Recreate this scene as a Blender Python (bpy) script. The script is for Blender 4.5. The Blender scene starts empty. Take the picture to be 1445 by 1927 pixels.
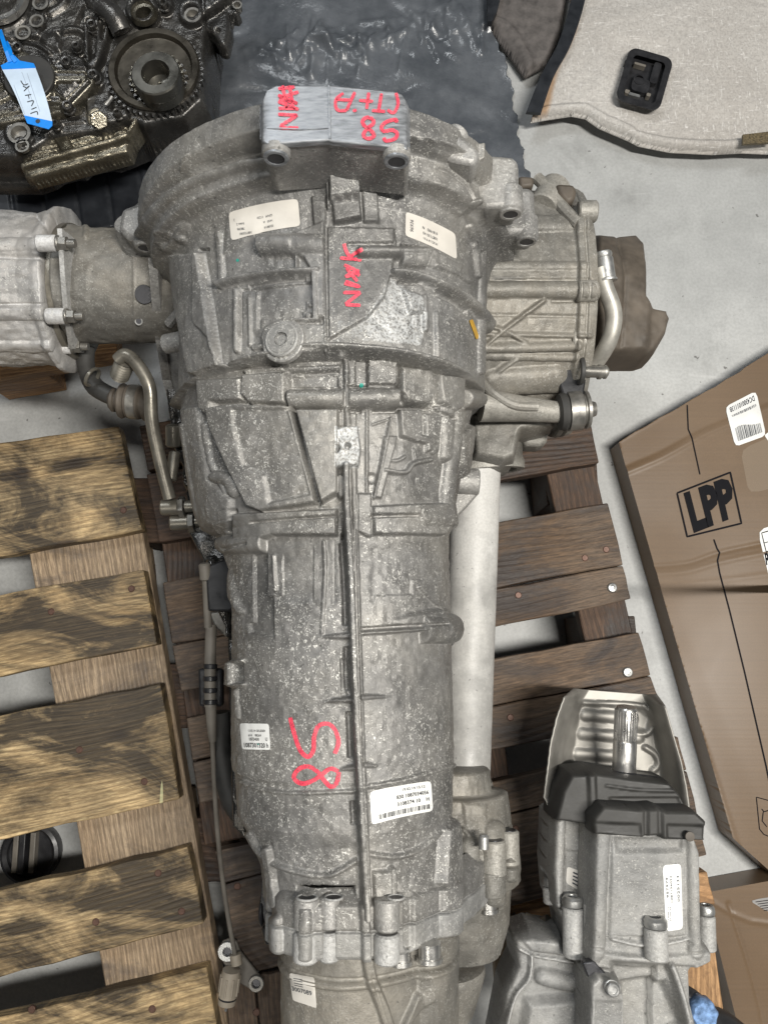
import bpy, bmesh, math, random
import numpy as np
from mathutils import Vector, Matrix
from mathutils.bvhtree import BVHTree
R = math.radians
random.seed(7)
scene = bpy.context.scene
COL = scene.collection

# ------------------------------------------------------------------ camera
CAMZ, TILT, FPX, PW, PH = 1.08, R(9.3), 1450.0, 1445.0, 1927.0
cam_d = bpy.data.cameras.new("camera")
cam = bpy.data.objects.new("camera", cam_d)
COL.objects.link(cam)
cam.location = (0, 0, CAMZ)
cam.rotation_euler = (TILT, 0, 0)
cam_d.sensor_fit = 'VERTICAL'
cam_d.sensor_height = 36.0
cam_d.lens = FPX / PH * 36.0
cam_d.clip_start, cam_d.clip_end = 0.02, 60
scene.camera = cam

# ------------------------------------------------------------------ light of a workshop hall
w = bpy.data.worlds.new("World")
scene.world = w
w.use_nodes = True
w.node_tree.nodes["Background"].inputs[0].default_value = (0.80, 0.90, 1.0, 1)
w.node_tree.nodes["Background"].inputs[1].default_value = 0.065
scene.view_settings.view_transform = 'Standard'
scene.view_settings.look = 'None'
scene.view_settings.exposure = 0.0
scene.view_settings.gamma = 1.0

def ceiling_lamp(name, loc, aim, sx, sy, power, colour):
    d = bpy.data.lights.new(name, 'AREA')
    d.shape = 'RECTANGLE'; d.size = sx; d.size_y = sy; d.energy = power; d.color = colour
    o = bpy.data.objects.new(name, d); COL.objects.link(o)
    o.location = loc
    o.rotation_euler = (Vector(aim) - Vector(loc)).to_track_quat('-Z', 'Y').to_euler()
    return o
ceiling_lamp("ceiling_lamp", (0.72, -0.05, 2.35), (-0.05, 0.0, 0.2), 0.14, 0.9, 68, (1.0, 0.965, 0.90))
ceiling_lamp("ceiling_lamp", (-0.8, 1.5, 2.7), (0, 0.2, 0.2), 1.2, 0.2, 22, (0.93, 0.97, 1.0))
ceiling_lamp("ceiling_lamp", (-0.7, -1.3, 2.6), (0, 0, 0.2), 1.2, 0.2, 10, (1.0, 0.96, 0.88))

# ------------------------------------------------------------------ photo measurements -> places in the hall
ct, st = math.cos(TILT), math.sin(TILT)
def X(u, v, z):
    """the point at height z that a surveyed photo position (u, v) belongs to"""
    a, b = (u - PW / 2) / FPX, (PH / 2 - v) / FPX
    d = (a, b * ct + st, b * st - ct)
    t = (z - CAMZ) / d[2]
    return Vector((d[0] * t, d[1] * t, z))
def XY(u, v, y):
    a, b = (u - PW / 2) / FPX, (PH / 2 - v) / FPX
    d = (a, b * ct + st, b * st - ct)
    t = y / d[1]
    return Vector((d[0] * t, y, CAMZ + d[2] * t))
def proj(x, y, z):
    zz = z - CAMZ
    depth = y * st - zz * ct
    up = y * ct + zz * st
    return PW / 2 + FPX * x / depth, PH / 2 - FPX * up / depth
def ray(u, v):
    a, b = (u - PW / 2) / FPX, (PH / 2 - v) / FPX
    return Vector((a, b * ct + st, b * st - ct)).normalized()
EYE = Vector((0, 0, CAMZ))

# ------------------------------------------------------------------ objects
def props(o, label=None, cat=None, group=None, kind=None):
    if label: o["label"] = label
    if cat: o["category"] = cat
    if group: o["group"] = group
    if kind: o["kind"] = kind
    return o
def thing(name, loc, label, cat, group=None):
    o = bpy.data.objects.new(name, None)
    o.empty_display_size = 0.05
    COL.objects.link(o)
    o.location = loc
    return props(o, label, cat, group)
def root_of(o):
    while o.parent: o = o.parent
    return o
def link(name, me, mat, parent=None, label=None, bevel=0.0, smooth=None):
    o = bpy.data.objects.new(name, me)
    COL.objects.link(o)
    if mat is not None: me.materials.append(mat)
    if smooth is not None and len(me.polygons):
        me.polygons.foreach_set("use_smooth", [True] * len(me.polygons))
        if smooth < 179: me.set_sharp_from_angle(angle=R(smooth))
    if bevel:
        m = o.modifiers.new("bevel", 'BEVEL'); m.width = bevel; m.segments = 2
        m.limit_method = 'ANGLE'; m.angle_limit = R(35)
        m.harden_normals = False
    if parent is not None:
        o.parent = parent
        L = Vector((0, 0, 0)); q = parent
        while q is not None:
            if q.type == 'EMPTY': L = L + q.location
            q = q.parent
        if parent.type == 'EMPTY': o.matrix_parent_inverse = Matrix.Translation(-L)
    if label: o["label"] = label
    return o

class MB:
    def __init__(s): s.v = []; s.f = []; s.uv = []
    def add(s, vs, fs):
        n = len(s.v); s.v += [tuple(p) for p in vs]; s.f += [tuple(i + n for i in f) for f in fs]
        return s
    def frame(s, d):
        d = Vector(d).normalized()
        a = Vector((0, 0, 1)) if abs(d.z) < 0.9 else Vector((0, 1, 0))
        x = d.cross(a).normalized(); y = d.cross(x).normalized()
        return x, y
    def lathe(s, o, d, prof, n=24, cap=True, sq=None):
        """profile [(t along d, radius)] turned about the axis through o"""
        o = Vector(o); d = Vector(d).normalized(); x, y = s.frame(d)
        vs = []
        for t, r in prof:
            for k in range(n):
                a = 2 * math.pi * k / n
                vs.append(o + d * t + (x * math.cos(a) + y * math.sin(a)) * r)
        fs = []
        for i in range(len(prof) - 1):
            for k in range(n):
                a, b = i * n + k, i * n + (k + 1) % n
                fs.append((a, b, b + n, a + n))
        if cap:
            fs.append(tuple(range(n))[::-1]); fs.append(tuple(range((len(prof) - 1) * n, len(prof) * n)))
        return s.add(vs, fs)
    def cyl(s, p0, p1, r0, r1=None, n=20):
        p0, p1 = Vector(p0), Vector(p1); L = (p1 - p0).length
        return s.lathe(p0, p1 - p0, [(0, r0), (L, r0 if r1 is None else r1)], n)
    def boss(s, p0, p1, r, c=0.0015, n=20):
        p0, p1 = Vector(p0), Vector(p1); L = (p1 - p0).length
        return s.lathe(p0, p1 - p0, [(0, r - c), (c, r), (L - c, r), (L, r - c)], n)
    def ring(s, p0, p1, ro, ri, c=0.0006, n=28):
        p0, p1 = Vector(p0), Vector(p1); L = (p1 - p0).length
        return s.lathe(p0, p1 - p0, [(0, ri), (0, ro - c), (c, ro), (L - c, ro), (L, ro - c), (L, ri + c), (L - c, ri), (0, ri)], n, cap=False)
    def hexa(s, p0, p1, r):
        return s.cyl(p0, p1, r, n=6)
    def box(s, c, sx, sy, sz, rz=0.0, top=1.0):
        c = Vector(c); m = Matrix.Rotation(rz, 3, 'Z'); vs = []
        for dz, k in ((-1, 1.0), (1, top)):
            for dx, dy in ((-1, -1), (1, -1), (1, 1), (-1, 1)):
                vs.append(c + m @ Vector((dx * sx / 2 * k, dy * sy / 2 * k, dz * sz / 2)))
        return s.add(vs, [(3, 2, 1, 0), (4, 5, 6, 7), (0, 1, 5, 4), (1, 2, 6, 5), (2, 3, 7, 6), (3, 0, 4, 7)])
    def prism(s, pts, down, shrink=None):
        """top outline (3D points, either winding) extruded by the vector down"""
        pts = [Vector(p) for p in pts]; n = len(pts); down = Vector(down)
        ar = sum(pts[i].x * pts[(i + 1) % n].y - pts[(i + 1) % n].x * pts[i].y for i in range(n))
        if ar < 0: pts = pts[::-1]
        vs = pts + [p + down for p in pts]
        fs = [tuple(range(n)), tuple(range(2 * n - 1, n - 1, -1))]
        fs += [(i, i + n, (i + 1) % n + n, (i + 1) % n) for i in range(n)]
        return s.add(vs, fs)
    def tube(s, pts, r, n=12, sub=6, cap=True):
        P = curve_pts(pts, sub)
        rs = [r] * len(P) if not isinstance(r, (list, tuple)) else list(np.interp(np.linspace(0, 1, len(P)), np.linspace(0, 1, len(r)), r))
        vs = []; d0 = (P[1] - P[0]).normalized(); x, y = s.frame(d0)
        for i, p in enumerate(P):
            d = (P[min(i + 1, len(P) - 1)] - P[max(i - 1, 0)]).normalized()
            x = (x - d * x.dot(d)).normalized(); y = d.cross(x)
            for k in range(n):
                a = 2 * math.pi * k / n
                vs.append(p + (x * math.cos(a) + y * math.sin(a)) * rs[i])
        fs = []
        for i in range(len(P) - 1):
            for k in range(n):
                a, b = i * n + k, i * n + (k + 1) % n
                fs.append((a, b, b + n, a + n))
        if cap:
            fs.append(tuple(range(n))[::-1]); fs.append(tuple(range((len(P) - 1) * n, len(P) * n)))
        return s.add(vs, fs)
    def build(s, name, mat, parent=None, label=None, bevel=0.0, smooth=35):
        me = bpy.data.meshes.new(name)
        me.from_pydata(s.v, [], s.f); me.validate(); me.update()
        return link(name, me, mat, parent, label, bevel, smooth)

def curve_pts(pts, sub=6):
    pts = [Vector(p) for p in pts]
    if sub <= 1 or len(pts) < 3: return pts
    out = []
    for i in range(len(pts) - 1):
        p0 = pts[max(i - 1, 0)]; p1 = pts[i]; p2 = pts[i + 1]; p3 = pts[min(i + 2, len(pts) - 1)]
        for k in range(sub):
            t = k / sub
            out.append(0.5 * ((2 * p1) + (p2 - p0) * t + (2 * p0 - 5 * p1 + 4 * p2 - p3) * t * t + (3 * p1 - p0 - 3 * p2 + p3) * t ** 3))
    out.append(pts[-1])
    return out

# ------------------------------------------------------------------ cast relief: distance fields on measured positions
def sd_poly(U, V, pts):
    n = len(pts); d = np.full(U.shape, 1e9); ins = np.zeros(U.shape, bool)
    for i in range(n):
        x1, y1 = pts[i]; x2, y2 = pts[(i + 1) % n]
        ex, ey = x2 - x1, y2 - y1; wx, wy = U - x1, V - y1
        t = np.clip((wx * ex + wy * ey) / (ex * ex + ey * ey + 1e-9), 0, 1)
        d = np.minimum(d, np.hypot(wx - ex * t, wy - ey * t))
        c = ((y1 > V) != (y2 > V)) & (U < (x2 - x1) * (V - y1) / (y2 - y1 + 1e-12) + x1)
        ins ^= c
    return np.where(ins, -d, d)
def sd_line(U, V, pts):
    d = np.full(U.shape, 1e9); tt = np.zeros(U.shape); n = len(pts) - 1
    for i in range(n):
        x1, y1 = pts[i]; x2, y2 = pts[i + 1]
        ex, ey = x2 - x1, y2 - y1; wx, wy = U - x1, V - y1
        t = np.clip((wx * ex + wy * ey) / (ex * ex + ey * ey + 1e-9), 0, 1)
        q = np.hypot(wx - ex * t, wy - ey * t)
        tt = np.where(q < d, (i + t) / n, tt); d = np.minimum(d, q)
    return d, tt
def ss(x):
    x = np.clip(x, 0, 1); return x * x * (3 - 2 * x)
def smooth_px(pts, sub=5):
    return [(p.x, p.y) for p in curve_pts([(a, b, 0) for a, b in pts], sub)]
def relief(U, V, feats):
    """feats: tuples (kind, points, height mm, ...) -> relief in metres"""
    H = np.zeros(U.shape)
    for ft in feats:
        k, pts, h = ft[0], ft[1], ft[2] / 1000.0
        soft = 5.0; wd = 0.0
        if k in ('L', 'R', 'G', 'W', 'H'): wd = ft[3]; soft = ft[4] if len(ft) > 4 else 5.0
        elif len(ft) > 3: soft = ft[3]
        if k == 'C':
            cx, cy, r = pts; m = (np.abs(U - cx) < r + soft + 2) & (np.abs(V - cy) < r + soft + 2)
        else:
            wm = max(wd) if isinstance(wd, (list, tuple)) else wd
            if k in ('R', 'G', 'L', 'W') and len(pts) > 2: pts = smooth_px(pts, 4)
            xs = [p[0] for p in pts]; ys = [p[1] for p in pts]; e = wm + soft + 2
            m = (U > min(xs) - e) & (U < max(xs) + e) & (V > min(ys) - e) & (V < max(ys) + e)
        if not m.any(): continue
        u, v = U[m], V[m]
        if k == 'C':
            sd = np.hypot(u - cx, v - cy) - r; f = ss(-sd / soft + 0.5)
        elif k in ('P', 'A'):
            sd = sd_poly(u, v, pts); f = ss(-sd / soft + 0.5)
        else:
            d, t = sd_line(u, v, pts)
            if isinstance(wd, (list, tuple)): wv = wd[0] + (wd[1] - wd[0]) * t
            else: wv = wd
            if k == 'H':      # half-round rod with flat ends
                (xa, ya), (xb, yb) = pts[0], pts[-1]; LL = math.hypot(xb - xa, yb - ya)
                al = ((u - xa) * (xb - xa) + (v - ya) * (yb - ya)) / LL
                pe = np.abs((u - xa) * (yb - ya) - (v - ya) * (xb - xa)) / LL
                f = np.sqrt(np.clip(1 - (pe / (wv / 2)) ** 2, 0, 1)) * ss(al / soft + .5) * ss((LL - al) / soft + .5)
            elif k == 'R':      # round rod lying on the surface
                f = np.sqrt(np.clip(1 - (d / (wv / 2 + 1e-6)) ** 2, 0, 1))
            elif k == 'W':    # tapers in height along its length
                f = ss(-(d - wv / 2) / soft + 0.5) * (1 - t)
            else:
                f = ss(-(d - wv / 2) / soft + 0.5)
        if k in ('A', 'G'): H[m] = H[m] + h * f
        elif h > 0: H[m] = np.maximum(H[m], h * f)
        else: H[m] = H[m] + h * f
    return H
def mix_feats(U, V, feats):
    """dirt plus further darkened and lightened areas: (polygon, value, soft)"""
    H = np.zeros(U.shape)
    for pts, val, soft in feats:
        f = ss(-sd_poly(U, V, pts) / soft + 0.5)
        H = H * (1 - f) + val * f
    return H
def grid_mesh(name, Pos, keep=None, attr=None, wrap=False):
    n, m = Pos.shape[:2]
    idx = np.arange(n * m).reshape(n, m)
    q = np.stack([idx[:-1, :-1], idx[:-1, 1:], idx[1:, 1:], idx[1:, :-1]], -1).reshape(-1, 4)
    if keep is not None:
        k = keep.ravel(); q = q[k[q].all(axis=1)]
    used = np.zeros(n * m, bool); used[q.ravel()] = True
    remap = np.cumsum(used) - 1
    q = remap[q]; co = Pos.reshape(-1, 3)[used]
    me = bpy.data.meshes.new(name)
    me.vertices.add(len(co)); me.vertices.foreach_set("co", co.astype(np.float32).ravel())
    me.loops.add(len(q) * 4); me.loops.foreach_set("vertex_index", q.astype(np.int32).ravel())
    me.polygons.add(len(q)); me.polygons.foreach_set("loop_start", np.arange(0, len(q) * 4, 4, dtype=np.int32))
    me.update(calc_edges=True); me.validate()
    if attr is not None:
        a = me.attributes.new("coat", 'FLOAT', 'POINT'); a.data.foreach_set("value", attr.reshape(-1)[used].astype(np.float32))
    return me

def interp_table(stations, keys, S, TH):
    ss_ = np.array([s[0] for s in stations]); order = np.argsort(ss_); ss_ = ss_[order]
    tab = np.array([stations[i][1] for i in order], float)
    out = np.zeros((len(S), len(TH)))
    mid = np.stack([np.interp(S, ss_, tab[:, j]) for j in range(len(keys))], 1)
    for i in range(len(S)): out[i] = np.interp(TH, keys, mid[i])
    k = max(3, int(8 / (TH[1] - TH[0]))); ker = np.hanning(k + 2)[1:-1]; ker /= ker.sum()
    pad = np.pad(out, ((0, 0), (k, k)), mode='edge')
    out = np.stack([np.convolve(r, ker, 'same') for r in pad])[:, k:-k]
    return out
KEYS = [-115, -90, -60, -30, 0, 30, 60, 90, 115]
def polar_cast(name, axis, c0, c1, s0, s1, stations, feats, mat, parent, ds=0.0013, dth=0.55, th=(-112, 112), coat=None, keys=KEYS, caps=True, noise=0.0, extra=None):
    """a turned casting: radius table along axis 'x' or 'y', then relief pushed out along the radius"""
    S = np.arange(s0, s1 + 1e-9, ds)
    TH = np.arange(th[0], th[1] + 1e-9, dth)
    r = interp_table(stations, keys, S, TH)
    T = np.radians(TH)[None, :]; SS = S[:, None] * np.ones_like(T)
    def pos(r):
        a = c0 + r * np.sin(T); b = c1 + r * np.cos(T)
        return (a, SS, b) if axis == 'y' else (SS, a, b)
    x, y, z = pos(r)
    U, V = proj(x, y, z)
    H = relief(U, V, feats)
    if extra is not None: H = H + extra(U, V, SS, T)
    rng = np.random.default_rng(3)
    if noise:
        g = rng.normal(size=(r.shape[0] // 6 + 3, r.shape[1] // 6 + 3))
        gi = np.stack([np.interp(np.arange(r.shape[1]) / 6, np.arange(g.shape[1]), row) for row in g])
        gi = np.stack([np.interp(np.arange(r.shape[0]) / 6, np.arange(g.shape[0]), gi[:, j]) for j in range(r.shape[1])], 1)
        H = H + gi * noise
    r = r + H
    x, y, z = pos(r)
    Pos = np.stack([x, y, z], -1)
    at = mix_feats(U, V, coat) if coat else np.zeros(U.shape)
    if caps:
        def cap(row, k):
            c = np.array([c0, S[k], c1 - 0.02]) if axis == 'y' else np.array([S[k], c0, c1 - 0.02])
            return row * 0.02 + c * 0.98
        Pos = np.concatenate([cap(Pos[0], 0)[None], Pos, cap(Pos[-1], -1)[None]], 0)
        at = np.concatenate([at[:1], at, at[-1:]], 0)
    me = grid_mesh(name, Pos, attr=at)
    if axis == 'y': me.flip_normals()
    o = link(name, me, mat, parent, smooth=180)
    return o
def patch_cast(name, outline, zf, feats, mat, parent, res=0.0013, edge=14.0, drop=0.03, coat=None, zref=0.3, out=1.5, label=None, smooth=180, noise=0.0, sharp=False):
    """a casting seen from above: height zf(x, y) plus relief, rounded off and dropping at its outline"""
    ol = [X(u, v, zref) for u, v in outline]
    xs = [p.x for p in ol]; ys = [p.y for p in ol]; e = 0.02
    gx = np.arange(min(xs) - e, max(xs) + e, res); gy = np.arange(min(ys) - e, max(ys) + e, res)
    XX, YY = np.meshgrid(gx, gy)
    zb = zf(XX, YY) if callable(zf) else np.full(XX.shape, float(zf))
    U, V = proj(XX, YY, zb)
    sd = sd_poly(U, V, outline)
    H = relief(U, V, feats)
    if noise:
        rng = np.random.default_rng(5); g = rng.normal(size=(XX.shape[0] // 5 + 3, XX.shape[1] // 5 + 3))
        gi = np.stack([np.interp(np.arange(XX.shape[1]) / 5, np.arange(g.shape[1]), row) for row in g])
        gi = np.stack([np.interp(np.arange(XX.shape[0]) / 5, np.arange(g.shape[0]), gi[:, j]) for j in range(XX.shape[1])], 1)
        H = H + gi * noise
    t = np.clip((sd + edge) / edge, 0, 1)
    z = zb + H - drop * (1 - np.sqrt(np.clip(1 - t ** 2.0, 0, 1)))
    z = zb + H if sharp else np.where(sd > 0, zb - drop, z)
    gy_, gx_ = np.gradient(sd, res)           # pull the outermost ring of points onto the true outline
    g2 = np.maximum(gx_ ** 2 + gy_ ** 2, 1e4)
    mv = np.where(sd > 0, sd, 0)
    out = 1.6 * res * 1500
    XX = XX - mv * gx_ / g2; YY = YY - mv * gy_ / g2
    Pos = np.stack([XX, YY, z], -1)
    at = mix_feats(U, V, coat) if coat else np.zeros(U.shape)
    me = grid_mesh(name, Pos, keep=sd < out, attr=at)
    o = link(name, me, mat, parent, label, smooth=smooth)
    # closed underside so it has a body from the side as well
    ob = bmesh.new(); ob.from_mesh(me)
    edges = [e_ for e_ in ob.edges if e_.is_boundary]
    ex = bmesh.ops.extrude_edge_only(ob, edges=edges)
    for g in ex['geom']:
        if isinstance(g, bmesh.types.BMVert): g.co.z -= drop * (1.8 if sharp else 0.6)
    ob.to_mesh(me); ob.free()
    if sharp: me.set_sharp_from_angle(angle=R(50))
    return o

# ------------------------------------------------------------------ things stuck on a surface: stickers, print, marker pen
class Surf:
    def __init__(s, objs):
        vs = []; fs = []
        for o in objs:
            me = o.data; n = len(vs)
            co = np.zeros(len(me.vertices) * 3, np.float32); me.vertices.foreach_get("co", co)
            vs += [tuple(p) for p in co.reshape(-1, 3).tolist()]
            fs += [tuple(i + n for i in p.vertices) for p in me.polygons]
        s.b = BVHTree.FromPolygons(vs, fs)
    def hit(s, u, v, eps, zdef=0.4):
        d = ray(u, v)
        loc, nrm, _, _ = s.b.ray_cast(EYE, d)
        if loc is None: return X(u, v, zdef)
        if nrm.dot(d) > 0: nrm = -nrm
        return loc + nrm * eps
def qmap(c, a, b):
    """corner list TL, TR, BR, BL -> position at fraction a across, b down"""
    top = (c[0][0] + (c[1][0] - c[0][0]) * a, c[0][1] + (c[1][1] - c[0][1]) * a)
    bot = (c[3][0] + (c[2][0] - c[3][0]) * a, c[3][1] + (c[2][1] - c[3][1]) * a)
    return (top[0] + (bot[0] - top[0]) * b, top[1] + (bot[1] - top[1]) * b)
def fit_plane_surface(surf, corners, bow=0.0, n=14, m=8):
    """a smooth sheet through the surface under a sticker (so a sticker bridges small bumps)"""
    return None
def sticker(name, surf, corners, mat, parent, bow=0.0, eps=0.0005, n=16, m=8, label=None):
    vs = []; fs = []
    for j in range(m + 1):
        for i in range(n + 1):
            a, b = i / n, j / m
            if i in (0, n) and j in (0, m):
                a = min(max(a, 0.25 / n), 1 - 0.25 / n); b = min(max(b, 0.25 / m), 1 - 0.25 / m)
            u, v = qmap(corners, a, b)
            v -= bow * 4 * a * (1 - a)
            vs.append(surf.hit(u, v, eps))
    # relax so the paper stays smooth
    for it in range(6):
        nv = list(vs)
        for j in range(1, m):
            for i in range(1, n):
                k = j * (n + 1) + i
                q = (vs[k - 1] + vs[k + 1] + vs[k - n - 1] + vs[k + n + 1]) / 4
                if q.z > vs[k].z: nv[k] = q
        vs = nv
    for j in range(m):
        for i in range(n):
            k = j * (n + 1) + i
            fs.append((k, k + n + 1, k + n + 2, k + 1))
    b = MB(); b.add(vs, fs)
    o = b.build(name, mat, parent, label, smooth=180)
    return o, Surf([o])
_txt = {}
def text_tris(s, bold=0.0):
    if (s, bold) in _txt: return _txt[(s, bold)]
    c = bpy.data.curves.new("t", 'FONT'); c.body = s; c.size = 1.0; c.resolution_u = 2; c.offset = bold
    o = bpy.data.objects.new("t", c); COL.objects.link(o)
    dg = bpy.context.evaluated_depsgraph_get()
    me = bpy.data.meshes.new_from_object(o.evaluated_get(dg))
    bm_ = bmesh.new(); bm_.from_mesh(me); bmesh.ops.triangulate(bm_, faces=bm_.faces)
    vs = [(v.co.x, v.co.y) for v in bm_.verts]; fs = [tuple(v.index for v in f.verts) for f in bm_.faces]
    bm_.free(); bpy.data.objects.remove(o); bpy.data.curves.remove(c); bpy.data.meshes.remove(me)
    w_ = max([v[0] for v in vs] + [0.01])
    _txt[(s, bold)] = (vs, fs, w_)
    return _txt[(s, bold)]
def write(mb, surf, s, corners, x, y, size, width=None, bold=0.0, bow=0.0, eps=0.0004, aspect=1.0):
    """letters laid on a sticker; x, y, size, width are fractions in the READING frame whose corners TL, TR, BR, BL are given"""
    vs, fs, w_ = text_tris(s, bold)
    L = math.dist(corners[0], corners[1]); Hh = math.dist(corners[0], corners[3])
    k = size * Hh / 0.72
    kx = (width * L / w_) if width else k * aspect
    out = []
    for a, b in vs:
        fa = x + a * kx / L; fb = y - b * k / Hh
        u, v = qmap(corners, fa, fb)
        v -= bow * 4 * fa * (1 - fa)
        out.append(surf.hit(u, v, eps))
    mb.add(out, fs)
def quad_on(mb, surf, corners, x0, y0, x1, y1, eps=0.0004, bow=0.0):
    out = []
    for a, b in ((x0, y0), (x1, y0), (x1, y1), (x0, y1)):
        u, v = qmap(corners, a, b); v -= bow * 4 * a * (1 - a)
        out.append(surf.hit(u, v, eps))
    mb.add(out, [(0, 3, 2, 1)])
def stroke(mb, surf, pts, wd, eps=0.0005, step=3.0, sm=True, jag=0.0):
    """one stroke of a marker pen"""
    P = smooth_px(pts, 6) if sm and len(pts) > 2 else pts
    Q = []
    for i in range(len(P) - 1):
        n = max(1, int(math.dist(P[i], P[i + 1]) / step))
        for k in range(n): Q.append((P[i][0] + (P[i + 1][0] - P[i][0]) * k / n, P[i][1] + (P[i + 1][1] - P[i][1]) * k / n))
    Q.append(P[-1])
    vs = []; fs = []; n = len(Q)
    for i, (a, b) in enumerate(Q):
        p, q = Q[max(i - 1, 0)], Q[min(i + 1, n - 1)]
        dx, dy = q[0] - p[0], q[1] - p[1]; l = math.hypot(dx, dy) + 1e-9
        ww = wd / 2 * (1 + jag * (random.random() - .5)) * (0.75 if i in (0, n - 1) else 1)
        for k in (-1, 0, 1): vs.append(surf.hit(a - dy / l * ww * k, b + dx / l * ww * k, eps))
    for i in range(n - 1):
        for k in (0, 1):
            a = i * 3 + k; fs.append((a, a + 1, a + 4, a + 3))
    mb.add(vs, fs)
# ------------------------------------------------------------------ materials
class NT:
    def __init__(s, name):
        s.m = bpy.data.materials.new(name); s.m.use_nodes = True
        s.t = s.m.node_tree; s.b = s.t.nodes["Principled BSDF"]
    def n(s, typ, ins=None, **kw):
        o = s.t.nodes.new(typ)
        for k, v in kw.items(): setattr(o, k, v)
        for k, v in (ins or {}).items(): s.set(o.inputs[k], v)
        return o
    def set(s, sock, v):
        if isinstance(v, bpy.types.NodeSocket): s.t.links.new(v, sock)
        elif isinstance(v, tuple) and len(v) == 3 and sock.type == 'RGBA': sock.default_value = (*v, 1)
        else: sock.default_value = v
    def coord(s, which="Object"): return s.n("ShaderNodeTexCoord").outputs[which]
    def mapping(s, vec, sc=(1, 1, 1), loc=(0, 0, 0), rot=(0, 0, 0)):
        return s.n("ShaderNodeMapping", {"Vector": vec, "Scale": sc, "Location": loc, "Rotation": rot}).outputs[0]
    def noise(s, vec, scale, detail=3, rough=0.55, dist=0.0):
        return s.n("ShaderNodeTexNoise", {"Vector": vec, "Scale": scale, "Detail": detail, "Roughness": rough, "Distortion": dist}).outputs[0]
    def vor(s, vec, scale, feature='F1', out=0, rnd=1.0):
        return s.n("ShaderNodeTexVoronoi", {"Vector": vec, "Scale": scale, "Randomness": rnd}, feature=feature).outputs[out]
    def ramp(s, fac, stops, interp='LINEAR'):
        r = s.n("ShaderNodeValToRGB", {"Fac": fac}); cr = r.color_ramp; cr.interpolation = interp
        while len(cr.elements) < len(stops): cr.elements.new(0.5)
        for e, (p, c) in zip(cr.elements, stops):
            e.position = p; e.color = (c, c, c, 1) if not isinstance(c, tuple) else (*c, 1)
        return r.outputs[0]
    def math(s, op, a, b=0.0, clamp=False):
        o = s.n("ShaderNodeMath", operation=op, use_clamp=clamp); s.set(o.inputs[0], a); s.set(o.inputs[1], b); return o.outputs[0]
    def mix(s, f, a, b, mode='MIX'):
        o = s.n("ShaderNodeMix", data_type='RGBA', blend_type=mode); s.set(o.inputs[0], f); s.set(o.inputs[6], a); s.set(o.inputs[7], b); return o.outputs[2]
    def bump(s, h, strength=0.3, dist=0.001, nrm=None):
        o = s.n("ShaderNodeBump", {"Height": h, "Strength": strength, "Distance": dist})
        if nrm is not None: s.set(o.inputs["Normal"], nrm)
        return o.outputs[0]
    def out(s, col=None, rough=None, metal=None, nrm=None, spec=None):
        for k, v in (("Base Color", col), ("Roughness", rough), ("Metallic", metal), ("Normal", nrm), ("Specular IOR Level", spec)):
            if v is not None: s.set(s.b.inputs[k], v)
        return s.m

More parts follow.
